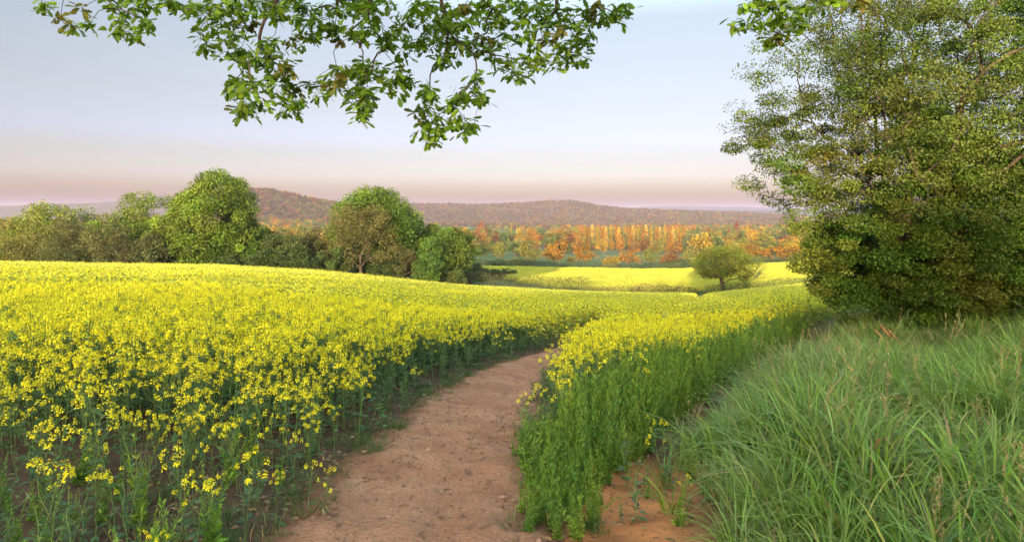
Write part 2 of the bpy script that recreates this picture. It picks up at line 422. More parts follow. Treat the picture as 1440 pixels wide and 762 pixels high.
def crown_targets(n, rng, c, r, shell=.55, bottom=-.55, lump=.25):
    """points through a lumpy flattened ellipsoid"""
    out = []
    ld = rdirs(9, rng); la = rng.uniform(.0, lump, 9)
    while len(out) < n:
        d = rdirs(1, rng)[0]; rr = rng.uniform(0, 1) ** (1 / 3.0)
        rr = shell + (1 - shell) * rr if rng.uniform() < .75 else rr
        if d[2] * rr < bottom: continue
        b = 1 - lump * .6 + sum(a * max(0, d @ l - .55) / .45 for a, l in zip(la, ld)) * 1.6
        out.append(np.asarray(c) + d * rr * b * np.asarray(r))
    return np.asarray(out)
def clump_leaves(mb, centers, rad, n_each, L, tint, rng, flat=.75, droop=.2, crown_c=None, amp=.22, asp=.62, mi=0):
    k = len(centers); n = k * n_each
    d = rdirs(n, rng); rr = rng.uniform(.35, 1, (n, 1)) ** .7
    cc = np.repeat(centers, n_each, 0); rd = np.repeat(np.broadcast_to(rad, (k,)), n_each)[:, None]
    p = cc + d * rr * rd * np.array([1, 1, flat])
    ax = unit(d * .8 + rng.normal(size=(n, 3)) * .7 - np.array([0, 0, droop]))
    nr = unit(rng.normal(size=(n, 3)) * .8 + np.array([0, 0, .9]) + d * .6)
    ct = vary(tint, k, rng, amp * .7, .06)
    t = np.repeat(ct, n_each, 0) * vary((1, 1, 1), n, rng, amp * .6, .05)
    Ls = L * rng.uniform(.65, 1.3, n)
    kites(mb, p, ax, nr, Ls, Ls * asp, np.clip(t, .004, .9), mi, fold=.12)

def tree_meshes(seed, h, w, tint, clumps=60, per=110, leaf=.3, trunk_h=.25, trunk_r=.35, depth=None, bottom=-.5, crad=.13, shell=.5, cz=.6, lump=.3, lean=0.0, amp=.25, crown_rz=None, min_r=0.0, mats=None, tintfn=None):
    rng = np.random.default_rng(seed)
    depth = depth or w
    rz = crown_rz or h * (1 - cz)
    c = np.array([lean, 0, h * cz])
    T = crown_targets(clumps, rng, c, (w / 2 * (1 - crad), depth / 2 * (1 - crad), rz * (1 - crad * .8)), shell, bottom, lump)
    root = [np.array([0, 0, -.4]), np.array([.02 * h * rng.normal() * .3, 0, h * trunk_h * .5]), np.array([lean * .3, 0, h * trunk_h])]
    nodes, par, tip = grow(root, T, rng, h * .07, .1, .3)
    tm = MB(); limbs(tm, nodes, par, max(.012, trunk_r * .06), trunk_r, 6, 2.3, min_r=min_r)
    cm = MB()
    rad = w * crad * rng.uniform(.7, 1.3, clumps)
    if tintfn is None: clump_leaves(cm, T, rad, per, leaf, tint, rng, amp=amp)
    else:
        for k in range(clumps): clump_leaves(cm, T[k:k + 1], rad[k:k + 1], per, leaf, tintfn(T[k]), rng, amp=amp)
    return tm, cm
ground(); footpath()
ORD = ['first', 'second', 'third', 'fourth', 'fifth', 'sixth', 'seventh', 'eighth', 'ninth', 'tenth', 'eleventh', 'twelfth', 'thirteenth', 'fourteenth', 'fifteenth', 'sixteenth', 'seventeenth', 'eighteenth', 'nineteenth', 'twentieth']

# leaf colours; the warm ones have orange valley sunlight painted in
GREEN = (.085, .135, .022); FRESH = (.13, .19, .028); OLIVE = (.12, .125, .028); DARK = (.042, .07, .018); SUNLIT_BRONZE = (.17, .12, .042)
SUNLIT_ORANGE = (.20, .102, .013); SUNLIT_GOLD = (.20, .14, .015); RUST = (.12, .055, .018); YGREEN = (.12, .135, .025); MID = (.06, .085, .028); SAGE = (.11, .125, .06); DEEP = (.035, .055, .022)

# ------------------------------------------------------------------ hills and the far wood
hill('hill', [(-60, 292), (60, 287), (148, 284), (200, 279), (240, 274), (280, 277), (350, 285), (430, 294)], 3600, 700, (.055, .05, .03), 3)
hA = hill('wooded_hill', [(280, 304), (315, 285), (335, 268), (350, 265), (375, 266), (392, 268), (410, 272), (440, 279), (470, 284), (500, 290), (560, 303)], 1500, 420, (.07, .055, .03), 5)
hB = hill('ridge', [(440, 296), (500, 291), (560, 287), (600, 286), (690, 287), (740, 285), (770, 282), (795, 281.5), (820, 284), (850, 290), (880, 293), (950, 296), (1040, 299), (1140, 304)], 2500, 700, (.08, .055, .03), 8)
hill('hill', [(760, 299), (830, 295), (870, 293), (920, 290), (960, 289), (1010, 290.5), (1060, 291), (1100, 292.5), (1200, 293), (1330, 291), (1500, 293)], 6500, 900, (.06, .055, .035), 13)

hill('hill', [(790, 300), (850, 297), (900, 294.8), (960, 294.3), (1040, 296), (1120, 296.5), (1250, 297.5), (1500, 299)], 4300, 700, (.045, .05, .05), 15)
def lowtree(seed, h, w, tint, clumps, per, leaf, **k):
    tm, cm = tree_meshes(seed, h, w, tint, clumps, per, leaf, min_r=.05, **k)
    return tm, cm
def slim(seed, h, w, tint, per=26, leaf=.9):
    rng = np.random.default_rng(seed); n = 34
    z = np.linspace(.1, .98, n) * h; rr = w * .5 * np.clip(np.minimum(1, (h - z) / (h * .3)), .12, 1) * rng.uniform(.7, 1.1, n)
    a = rng.uniform(0, 6.28, n); q = rng.uniform(.1, .5, n) * rr
    c = np.stack([np.cos(a) * q, np.sin(a) * q, z], -1)
    cm = MB(); clump_leaves(cm, c, rr, per, leaf, tint, rng, flat=1.9, droop=-.5, amp=.3)
    tm = MB(); tube(tm, [(0, 0, -.6), (0, 0, h * .5), (0, 0, h * .92)], [.35, .22, .05], 5)
    return tm, cm
def cone(seed, h, w, tint):
    rng = np.random.default_rng(seed); n = 46
    z = rng.uniform(.08, 1, n) * h; rr = w * .5 * (1.02 - z / h)
    a = rng.uniform(0, 6.28, n); c = np.stack([np.cos(a) * rr * .8, np.sin(a) * rr * .8, z], -1)
    cm = MB(); clump_leaves(cm, c, w * .11 + rr * .2, 26, .8, tint, rng, flat=.6, droop=.5, amp=.25)
    tm = MB(); tube(tm, [(0, 0, -.6), (0, 0, h)], [.35, .04], 5)
    return tm, cm

def combine(tm, cm):
    m = MB(); m.merge(tm, mi=1); m.merge(cm, mi=0); return m
far_protos = []
pal = [SUNLIT_ORANGE, SUNLIT_GOLD, RUST, OLIVE, MID, DARK, YGREEN, SUNLIT_BRONZE, (.18, .11, .03)]
for k, tint in enumerate(pal):
    for q in range(2):
        rng = np.random.default_rng(100 + k * 7 + q)
        h = rng.uniform(11, 16); w = rng.uniform(9, 13) if q else rng.uniform(7, 9)
        far_protos.append(combine(*lowtree(200 + k * 9 + q, h, w, tint, 15, 22, 1.5, crad=.26, cz=.56, bottom=-.85, lump=.35)))
NF = len(far_protos)
for k, tint in enumerate([(.085, .055, .048), (.07, .055, .045), (.06, .06, .032), (.045, .055, .03), (.12, .065, .03)]):  # purple-brown tints: distance haze put into the hill tree colours
    far_protos.append(combine(*lowtree(300 + k, 13, 10, tint, 15, 22, 1.5, crad=.26, cz=.56, bottom=-.85, lump=.35)))
def wood_points():
    rng = np.random.default_rng(5); X = []; Y = []; Z = []
    n = 60000
    d = np.sqrt(rng.uniform(430 ** 2, 2300 ** 2, n)); u = rng.uniform(-.93, .93, n)
    x = u * d; keep = fnoise(x / 110, d / 150, 61, 3) > -.11 + .05 * (d < 800)
    clear = (fnoise(x / 60, d / 40, 66, 2) > -.25)
    keep &= clear & (rng.uniform(0, 1, n) < np.clip(.18 + 500 / d * .5, 0, .75) * .8)
    # the open meadows seen among the valley trees
    for (px, dd, rx, rd) in MEADOWS: keep &= ((x - P(px, dd)) / rx) ** 2 + ((d - dd) / rd) ** 2 > 1
    x, d = x[keep], d[keep]; z = H(x, d)
    X.append(x); Y.append(d); Z.append(z)
    for (hx, hy, hz), m in ((hA, 5500), (hB, 15000)):
        i = rng.integers(0, hx.shape[0] - 1, m); j = rng.integers(0, int(hx.shape[1] * .62), m)
        fi = rng.uniform(0, 1, m)
        X.append(hx[i, j] * (1 - fi) + hx[i + 1, j] * fi); Y.append(hy[i, j] + rng.uniform(-4, 4, m)); Z.append(hz[i, j] * (1 - fi) + hz[i + 1, j] * fi - 4)
    return np.concatenate(X), np.concatenate(Y), np.concatenate(Z)
MEADOWS = [(738, 610, 22, 125), (888, 545, 62, 95), (690, 480, 42, 70), (880, 440, 55, 34), (620, 600, 60, 30), (560, 900, 90, 40), (350, 900, 60, 35), (740, 560, 26, 20), (1010, 1000, 80, 40), (640, 1300, 130, 40)]
x, y, z = wood_points(); n = len(x)
rng = np.random.default_rng(9)
cn = vnoise(x / 70, y / 90, 71) * .6 + .4 * rng.uniform(0, 1, n)
right = sstep(-.25, .2, x / y)
weights = np.array([.07, .15, .04, .18, .20, .16, .10, .06, .04]); cum = np.cumsum(weights / weights.sum())
vid = np.searchsorted(cum, np.clip((cn - .2) / .6 + rng.normal(0, .25, n), 0, .999)) * 2 + rng.integers(0, 2, n)
vid = np.clip(vid, 0, NF - 1)
behind = (y > 620) & (y < 860) & (np.abs(x / y - .205) < .13); vid = np.where(behind, np.array([6, 7, 8, 9, 10, 11])[rng.integers(0, 6, n)], vid)
dull = y > 1250; dv = np.array([18, 18, 19, 19, 20, 20, 21, 21, 22, 22, 18, 6])
vid = np.where(dull & (rng.uniform(size=n) < .84), dv[rng.integers(0, 12, n)], vid)
s = rng.uniform(.7, 1.15, n) * np.where(y > 1250, .68, 1)
scatter('woodland', far_protos, np.stack([x, y, z], -1), vid, np.stack([0 * x, 0 * x, rng.uniform(0, 6.28, n)], -1), np.stack([s, s, s * rng.uniform(.85, 1.15, n)], -1), [M_FAR, M_BARK],
        'far mixed wood of green trees and trees tinted sunlit orange, filling the valley and low hills', 'woodland')

xw, yw = jgrid(-150, 90, -95, -66, 5.5, rng); nw = len(xw); sw = rng.uniform(.5, .72, nw)  # unseen low wood, placed and sized for the shade it throws downhill
scatter('woodland', far_protos[6:12], np.stack([xw, yw, H(xw, yw)], -1), rng.integers(0, 6, nw), np.stack([0 * xw, 0 * xw, rng.uniform(0, 6.28, nw)], -1), np.stack([sw, sw, sw], -1), [M_FAR, M_BARK],
        'wood on the hilltop behind the viewpoint, added unseen to shade the slope', 'woodland')
# ------------------------------------------------------------------ single trees and shrubs in the valley
VAR = {}
def variant(key, maker):
    if key not in VAR:
        tm, cm = maker()
        VAR[key] = (tm.mesh(key + ' trunk', [M_BARK]), cm.mesh(key + ' crown', [M_FAR]))
    return VAR[key]
def plant_tree(name, label, cat, px, d, key, maker, h0, h, w0, w, group=None, rz=0, sink=.2, base=None, xy=None):
    tr, cr = variant(key, maker)
    X = P(px, d); z = float(H(X, d)) - sink if base is None else base
    t = thing(name, label, cat, (X, d, z), group, rz)
    t.scale = (w / w0, w / w0, h / h0)
    for nm, me in (('trunk', tr), ('crown', cr)):
        link(nm, me, t)
    return t
def round_maker(seed, tint, dense=True):
    return lambda: lowtree(seed, 10, 9, tint, 34 if dense else 24, 40, .62, crad=.17, cz=.58, bottom=-.8, lump=.4, amp=.28)
def bush_maker(seed, tint):
    return lambda: lowtree(seed, 4, 5, tint, 30, 40, .42, crad=.2, cz=.45, bottom=-.9, lump=.35, trunk_h=.1, trunk_r=.15)
TINTS = {'orange': SUNLIT_ORANGE, 'golden': SUNLIT_GOLD, 'rust brown': RUST, 'olive': OLIVE, 'dark green': DARK, 'yellow green': YGREEN, 'grey green': SAGE, 'mid green': MID}  # orange and golden include the sunlight on the leaves
VT = []   # (kind, colour, px, base row, top row, width px, distance, zone)
# the trees standing out just past the far field, traced from the photograph
for a in [('tree', 'orange', 779, 387, 340, 34, 262, 'a'), ('tree', 'orange', 822, 385, 343, 34, 268, 'a'), ('tree', 'golden', 802, 384, 360, 20, 285, 'a'),
          ('shrub', 'golden', 860, 384, 357, 26, 275, 'a'), ('tree', 'orange', 884, 382, 351, 34, 285, 'a'), ('tree', 'yellow green', 915, 381, 349, 30, 290, 'a'), ('shrub', 'rust brown', 942, 380, 354, 30, 280, 'a'),
          ('shrub', 'dark green', 955, 380, 362, 40, 262, 'a'), ('tree', 'olive', 970, 378, 350, 26, 300, 'a'), ('tree', 'orange', 1052, 378, 345, 36, 300, 'a'), ('tree', 'olive', 1073, 377, 346, 22, 300, 'a'),
          ('tree', 'orange', 1098, 377, 342, 44, 285, 'a'), ('tree', 'golden', 1124, 376, 338, 36, 290, 'a'), ('shrub', 'dark green', 1060, 379, 366, 30, 255, 'a'), ('shrub', 'dark green', 1100, 378, 366, 40, 255, 'a'),
          ('tree', 'olive', 731, 392, 360, 30, 250, 'b'), ('tree', 'mid green', 700, 396, 366, 34, 232, 'b'), ('shrub', 'mid green', 742, 393, 372, 20, 242, 'b'), ('shrub', 'grey green', 672, 398, 366, 22, 215, 'b'),
          ('tree', 'grey green', 672, 372, 348, 20, 400, 'b'), ('tree', 'yellow green', 706, 361, 343, 26, 430, 'b'), ('tree', 'dark green', 690, 354, 336, 14, 500, 'b'),
          ('tree', 'dark green', 712, 344, 325, 26, 560, 'b'), ('tree', 'golden', 664, 352, 340, 18, 470, 'b'), ('shrub', 'orange', 672, 370, 360, 22, 380, 'b'), ('tree', 'olive', 750, 380, 352, 20, 290, 'b'),
          ('tree', 'orange', 755, 347, 329, 18, 560, 'c'), ('tree', 'rust brown', 768, 346, 326, 16, 560, 'c'), ('tree', 'orange', 812, 343, 328, 16, 560, 'c'), ('tree', 'yellow green', 810, 334, 322, 16, 640, 'c'),
          ('tree', 'dark green', 798, 352, 338, 16, 520, 'c'), ('tree', 'golden', 846, 350, 334, 14, 520, 'c'), ('tree', 'orange', 871, 349, 330, 18, 540, 'c'), ('tree', 'rust brown', 905, 352, 336, 28, 520, 'c'), ('tree', 'olive', 925, 352, 338, 18, 520, 'c'),
          ('tree', 'mid green', 962, 351, 329, 20, 560, 'c'), ('tree', 'olive', 990, 348, 330, 18, 560, 'c'), ('tree', 'orange', 945, 353, 336, 18, 500, 'c'), ('tree', 'dark green', 1012, 346, 326, 26, 600, 'c'), ('tree', 'dark green', 1040, 345, 330, 26, 600, 'c'),
          ('tree', 'golden', 1047, 340, 322, 14, 620, 'c'), ('tree', 'olive', 1076, 345, 333, 18, 560, 'c'), ('tree', 'orange', 1097, 350, 335, 20, 520, 'c'),
          ('tree', 'golden', 652, 344, 318, 26, 600, 'c'), ('tree', 'rust brown', 672, 345, 315, 22, 600, 'c'), ('tree', 'olive', 690, 338, 320, 24, 640, 'c'), ('tree', 'golden', 728, 338, 320, 22, 660, 'c'), ('tree', 'orange', 745, 338, 316, 18, 680, 'c'),
          ('tree', 'olive', 1105, 364, 340, 20, 400, 'c'), ('tree', 'orange', 1135, 364, 335, 30, 400, 'c')]:
    VT.append(a)
rng = np.random.default_rng(21)
for k in range(150):      # the rest of the nearer valley trees
    d = rng.uniform(300, 640); px = rng.uniform(600, 1150)
    X = P(px, d)
    if any(((X - P(a, b)) / (rx + 5)) ** 2 + ((d - b) / (rd + 8)) ** 2 < 1 for a, b, rx, rd in MEADOWS): continue
    if 805 < px < 968: continue
    base = HY - (float(H(X, d)) - CAMZ) * F / d
    col = rng.choice(['orange', 'golden', 'rust brown', 'olive', 'dark green', 'yellow green', 'mid green'], p=[.11, .17, .05, .2, .2, .13, .14])
    hh = rng.uniform(6, 12); VT.append(('tree', col, px, base, base - hh * F / d, hh * rng.uniform(.75, 1.2) * F / d, d, 'd' if d < 470 else 'e'))
for k in range(34):       # trees beyond the left hedge line, above its shrubs
    d = rng.uniform(190, 420); px = rng.uniform(330, 470)
    base = HY - (float(H(P(px, d), d)) - CAMZ) * F / d
    col = rng.choice(['orange', 'golden', 'rust brown', 'olive', 'dark green', 'mid green'], p=[.2, .15, .2, .15, .15, .15])
    hh = rng.uniform(6, 12); VT.append(('tree', col, px, base, base - hh * F / d, hh * rng.uniform(.8, 1.2) * F / d, d, 'f'))
ZONE = {'a': 'behind the far rape field', 'b': 'past the oak clump, left of the far field', 'c': 'about the poplar row', 'd': 'in the valley nearer than the poplars', 'e': 'deep in the valley level with the poplars', 'f': 'beyond the shrubs between the two big oaks'}
count = {}
for i in sorted(range(len(VT)), key=lambda q: VT[q][2]):
    kd, col, px, by, ty, wp, d, zn = VT[i]
    key = (kd, col, zn); count.setdefault(key, []).append(i)
for key, ids in count.items():
    for r, i in enumerate(ids):
        kd, col, px, by, ty, wp, d, zn = VT[i]
        seed = 300 + (i * 7) % 4
        X = P(px, d); gz = float(H(X, d))
        h = max(2.0, ZR(ty, d) - gz); w = wp / F * d
        mk = bush_maker(seed, TINTS[col]) if kd == 'shrub' else round_maker(seed, TINTS[col])
        h0, w0 = (4, 5) if kd == 'shrub' else (10, 9)
        where = ZONE[zn]
        if len(ids) == 1: lab = f'the only {col} {kd} {where}'
        else: lab = f'{col} {kd} {where}, {ORD[r]} from left'
        plant_tree('valley_' + kd, lab, kd, px, d, f'{kd}{col}{seed}', mk, h0, h, w0, w, f'trees {where}', rz=i * 1.7)
# the poplar row
pop = [(822, 350, 316), (827, 352, 318)] + [(833 + k * 6.3 + (k % 3) * .9, 349 - (k % 2), 316 + (k * 5 % 4)) for k in range(21)]
for k, (px, by, ty) in enumerate(pop):
    d = 640 + (k * 37 % 5) * 6 - k
    tint = [SUNLIT_GOLD, SUNLIT_ORANGE, (.30, .20, .04)][k % 3]; X = P(px, d); gz = float(H(X, d)); h = ZR(ty, d) - gz  # golden light is painted into the poplar tints
    plant_tree('poplar', ('leftmost slender golden poplar of the long valley row' if k == 0 else f'slender golden poplar, number {k + 1} from left in the long valley row'), 'poplar', px, d, f'poplar{k % 4}{k % 3}', lambda: slim(400 + k, 25, 3.6, tint), 25, h, 3.6, 3.4 + (k % 3) * .5, 'poplars in the valley row', rz=k)
for k, (px, by, ty, lab) in enumerate([(943, 354, 327, 'tall orange poplar standing apart right of the row, left of a pair'), (955, 354, 325, 'tall orange poplar standing apart right of the row, right of a pair')]):
    d = 520; X = P(px, d); h = ZR(ty, d) - float(H(X, d))
    plant_tree('poplar', lab, 'poplar', px, d, f'poplarx{k}', lambda: slim(430 + k, 25, 4.5, SUNLIT_ORANGE), 25, h, 4.5, 4.2, 'pair of poplars', rz=k)
for k, (px, d, hh, ww, lab) in enumerate([(1036, 800, 24, 15, 'broad dark russet conifer rising above the valley trees'), (996, 820, 18, 9, 'narrow dark russet conifer left of the broad one'), (1025, 760, 17, 8, 'small dark russet conifer beside the broad one')]):
    plant_tree('conifer', lab, 'conifer', px, d, f'conifer{k}', lambda: cone(440 + k, 20, 8, (.13, .055, .035)), 20, hh, 8, ww, 'conifers in the valley')

# two pale farm buildings in the valley
M_WALL = noise_mat('whitewashed wall', [(.5, .48, .45), (.62, .6, .57), (.7, .69, .66)], 2, 4, .9, 0)
M_ROOF = noise_mat('slate roof', [(.14, .15, .19), (.2, .22, .28), (.27, .29, .35)], 3, 4, .6, 0)
M_PANE = noise_mat('dark window glass', [(.02, .025, .03), (.03, .035, .04), (.05, .05, .06)], 3, 2, .15, 0)
def box(mb, x0, x1, y0, y1, z0, z1):
    v = [(x, y, z) for z in (z0, z1) for y in (y0, y1) for x in (x0, x1)]
    mb.add(v, quads=[(0, 2, 3, 1), (4, 5, 7, 6), (0, 1, 5, 4), (2, 6, 7, 3), (0, 4, 6, 2), (1, 3, 7, 5)])
def barn(px, d, w, dep, h, rz, label):
    X = P(px, d); t = thing('farm_building', label, 'building', (X, d, float(H(X, d))), 'farm buildings in the valley', rz)
    m = MB(); box(m, -w / 2, w / 2, -dep / 2, dep / 2, -1, h)
    m.add([(-w / 2, -dep / 2, h), (-w / 2, dep / 2, h), (-w / 2, 0, h + dep * .36), (w / 2, -dep / 2, h), (w / 2, dep / 2, h), (w / 2, 0, h + dep * .36)], tris=[(0, 2, 1), (3, 4, 5)])
    obj('wall', m, M_WALL, t)
    rf = MB(); o = .35; e = .22; rh = h + dep * .36
    for sg in (-1, 1):
        y0 = sg * (dep / 2 + o); z0 = h - o * .72
        rf.add([(-w / 2 - o, y0, z0), (w / 2 + o, y0, z0), (w / 2 + o, 0, rh + .02), (-w / 2 - o, 0, rh + .02), (-w / 2 - o, y0, z0 + e), (w / 2 + o, y0, z0 + e), (w / 2 + o, 0, rh + .02 + e), (-w / 2 - o, 0, rh + .02 + e)],
               quads=[(0, 1, 2, 3), (4, 7, 6, 5), (0, 4, 5, 1), (0, 3, 7, 4), (1, 5, 6, 2)])
    obj('roof', rf, M_ROOF, t)
    for k in range(3):
        wn = MB(); xx = -w * .3 + k * w * .3; box(wn, xx - .5, xx + .5, -dep / 2 - .06, -dep / 2 + .02, h * .4, h * .75); obj('window', wn, M_PANE, t)
barn(733, 690, 9, 6, 3.6, .3, 'white cottage with grey roof among the valley trees')
barn(745, 705, 6.5, 5, 2.9, -.2, 'smaller pale shed right of the white cottage in the valley')

# ------------------------------------------------------------------ the big trees and shrubs along the far edge of the near field
def big(name, label, cat, px, d, top, wpx, seed, tint, clumps, per, leaf, sink=.3, mats=(None, None), rz=0, hscale=1.0, **k):
    X = P(px, d); gz = float(H(X, d)); h = (ZR(top, d) - gz); w = wpx / F * d
    tm, cm = tree_meshes(seed, h, w, tint, clumps, per, leaf, **k)
    t = thing(name, label, cat, (X, d, gz - sink))
    obj('trunk', tm, M_BARK, t); obj('crown', cm, M_LEAF, t)
    return t
EDGE_OAK = dict(cz=.53, bottom=-.95, crad=.115, shell=.6, lump=.2, amp=.32, trunk_h=.16, trunk_r=.5)
big('oak_tree', 'large domed green oak with golden top at the field edge, tallest of the left group', 'tree', 301, 108, 245, 128, 141, (.08, .135, .014), 190, 300, .34, **EDGE_OAK)
big('oak_tree', 'lower green oak filling the right flank of the tallest left oak', 'tree', 338, 109, 300, 74, 42, (.07, .125, .014), 80, 260, .33, **EDGE_OAK)
big('oak_tree', 'bushy green oak filling the left flank of the tallest left oak', 'tree', 245, 110, 292, 84, 48, (.09, .145, .016), 85, 260, .33, **EDGE_OAK)
big('oak_tree', 'tall dome-shaped dark green oak behind the brown half-bare tree', 'tree', 530, 116, 262, 136, 43, (.065, .12, .013), 190, 300, .34, **EDGE_OAK)
big('oak_tree', 'round green oak at the right end of the tree group', 'tree', 622, 120, 317, 92, 44, (.07, .115, .015), 120, 270, .32, **EDGE_OAK)
big('oak_tree', 'green oak standing between the tall dome oak and the right end oak', 'tree', 585, 121, 308, 80, 49, (.065, .115, .013), 105, 270, .32, **EDGE_OAK)
big('ash_tree', 'brown half-bare ash with thin crown in front of the tall dome oak', 'tree', 507, 107, 273, 92, 45, (.09, .088, .028), 190, 60, .26, cz=.56, bottom=-.85, crad=.10, shell=.2, lump=.4, trunk_h=.3, trunk_r=.3, min_r=.025)
big('ash_tree', 'small brown budding ash at the foot of the right end oak', 'tree', 570, 110, 336, 54, 46, (.09, .095, .03), 90, 60, .2, cz=.55, bottom=-.85, crad=.12, shell=.2, lump=.4, trunk_h=.25, trunk_r=.2, min_r=.02)
big('field_maple', 'light green round-topped tree at the left, rising above the dark shrubs', 'tree', 197, 114, 291, 84, 47, (.095, .15, .018), 120, 240, .33, cz=.55, bottom=-.8, crad=.14, shell=.4, lump=.45, trunk_h=.2, trunk_r=.3)
big('field_maple', 'light green tree farthest left along the field hedge', 'tree', 60, 116, 296, 100, 57, (.11, .16, .028), 120, 240, .33, cz=.55, bottom=-.8, crad=.14, shell=.4, lump=.45, trunk_h=.2, trunk_r=.3)
SH = dict(cz=.45, bottom=-.95, crad=.16, shell=.35, lump=.4, trunk_h=.1, trunk_r=.16)
for px, top, w, d, tint, lab in [
        (20, 322, 90, 106, OLIVE, 'dull olive hedge shrub farthest left at the field edge'), (95, 318, 80, 105, (.07, .085, .028), 'dark shrub under the left light green tree, near the left margin'),
        (165, 318, 62, 104, (.075, .085, .03), 'broad dull green shrub left of a gap beneath the tallest oak'), (215, 326, 52, 104, (.065, .08, .028), 'dull green shrub just left of the gap beneath the tallest oak'),
        (268, 356, 44, 106, DARK, 'low dark shrub under the tallest oak, left of its trunk'), (322, 352, 60, 106, (.05, .08, .022), 'low dark shrub under the tallest oak, right of its trunk'),
        (372, 308, 44, 112, OLIVE, 'olive shrub right beside the tallest oak'), (402, 322, 60, 108, (.06, .09, .024), 'dark green round shrub midway between the two big oaks'), (440, 318, 54, 112, (.075, .085, .03), 'dull bronze green shrub left of the brown ash'),
        (425, 345, 44, 104, DARK, 'low dark shrub in front, midway between the two big oaks'), (468, 340, 44, 106, (.05, .085, .02), 'dark shrub just left of the brown ash'), (372, 346, 46, 105, DARK, 'low dark shrub in front of the olive one beside the tallest oak'),
        (540, 366, 46, 108, DARK, 'low shrub right of the brown ash trunk'), (598, 352, 44, 110, (.065, .13, .022), 'bright green shrub under the right group of oaks'), (632, 372, 44, 115, (.07, .1, .024), 'low green shrub at the right foot of the last oak')]:
    big('hedge_shrub', lab, 'shrub', px, d, top, w, int(500 + px), tint, 70, 200, .26, **SH)
# the lone oak
big('oak_tree', 'lone spreading oak standing by itself between the two rape fields', 'tree', 1016, 131, 345, 90, 61, (.115, .14, .02), 190, 150, .24, cz=.58, bottom=-.66, crad=.085, shell=.4, lump=.26, trunk_h=.18, trunk_r=.45, sink=-.1, crown_rz=4.3)

# ------------------------------------------------------------------ hedges between the fields
def hedge(name, label, pts, h, w, tint, leaf, per_m, seed, hn=.35):
    rng = np.random.default_rng(seed); pts = np.asarray(pts, float)
    seg = np.linalg.norm(np.diff(pts, axis=0), axis=1); L = seg.sum(); c = np.concatenate([[0], np.cumsum(seg)])
    n = int(L * per_m); t = rng.uniform(0, L, n)
    x = np.interp(t, c, pts[:, 0]) + rng.normal(0, w * .35, n); y = np.interp(t, c, pts[:, 1]) + rng.normal(0, w * .35, n)
    hh = h * (1 + hn * 2 * fnoise(t / 3.0, t * 0, seed, 3)); z = H(x, y) + hh * rng.uniform(0, 1, n) ** .8
    t0 = thing(name, label, 'hedge', (pts[0][0], pts[0][1], float(H(pts[0][0], pts[0][1]))))
    cm = MB(); o = np.array([pts[0][0], pts[0][1], float(H(pts[0][0], pts[0][1]))])
    d = rdirs(n, rng); tt = np.clip(np.asarray(tint) * (.75 + .6 * vnoise(t / 5, t * 0, seed + 5))[:, None] * np.exp(rng.normal(0, .25, (n, 1))), .005, .9)
    kites(cm, np.stack([x, y, z], -1) - o, d + [0, 0, .5], rdirs(n, rng), leaf * rng.uniform(.6, 1.4, n), leaf * .55, tt)
    obj('foliage', cm, M_LEAF, t0)
    tm = MB()
    for q in np.arange(.5, L, 1.6):
        bx, by = np.interp(q, c, pts[:, 0]), np.interp(q, c, pts[:, 1]); bz = float(H(bx, by))
        tube(tm, np.array([(bx, by, bz - .2), (bx + rng.normal() * .2, by, bz + h * .5), (bx + rng.normal() * .5, by + rng.normal() * .3, bz + h * .95)]) - o, [.05, .035, .01], 4)
    obj('stem', tm, M_BARK, t0)
    return t0
def line(*a): return [(P(px, d), d) for px, d in a]
hedge('hedge', 'dark hedge under the oaks at the left, running along the near field', line((-20, 106), (148, 106), (300, 107), (450, 112), (570, 118), (650, 122)), 2.0, 1.6, DARK, .22, 170, 71)
hedge('hedge', 'dark tangled hedge dipping from the oak group into the hollow between the fields', line((630, 122), (700, 126), (760, 129), (830, 132)), 3.0, 1.6, (.07, .075, .028), .2, 260, 72, .3)
for px, d, top, w, tint, lab in [(668, 150, 371, 34, (.07, .10, .035), 'grey green shrub next to the last oak, above the hollow hedge'), (693, 160, 376, 30, (.08, .10, .035), 'dull shrub in the hollow midway to the far field corner'), (716, 172, 380, 30, (.055, .085, .025), 'dark green shrub at the left corner of the far rape field'),
        (655, 138, 378, 30, (.075, .08, .04), 'brownish shrub touching the foot of the last oak')]:
    big('hedge_shrub', lab, 'shrub', px, d, top, w, int(900 + px), tint, 70, 170, .28, **SH)
hedge('hedge', 'low thin brown-grey hedge in the hollow, left of the lone oak', line((830, 132), (880, 132), (905, 131)), 1.7, 1.0, (.13, .10, .06), .16, 160, 73, .5)
hedge('hedge', 'low brown bramble hedge left of the path gap', line((893, 131), (930, 131), (962, 130)), 2.2, 1.2, (.12, .075, .05), .18, 240, 74, .3)
hedge('hedge', 'short green hedge between the bramble hedge and the path gap', line((962, 130), (982, 129)), 1.8, 1.0, DARK, .18, 240, 75, .3)
hedge('hedge', 'green hedge running right from the path gap past the lone oak', line((990, 128), (1030, 127), (1068, 125), (1105, 122), (1150, 119), (1220, 116)), 2.1, 1.2, (.06, .085, .03), .18, 240, 76, .3)
hedge('hedge', 'dark hedge along the far side of the far rape field', line((660, 205), (720, 215), (800, 236), (900, 246), (1000, 248), (1100, 245), (1200, 240)), 2.8, 2.2, (.05, .07, .03), .35, 150, 77, .35)
hedge('hedge', 'dark hedge beyond the left strip of rape behind the tallest oak', line((100, 158), (250, 160), (420, 165), (560, 170)), 2.6, 2.0, (.055, .075, .03), .35, 90, 78, .35)

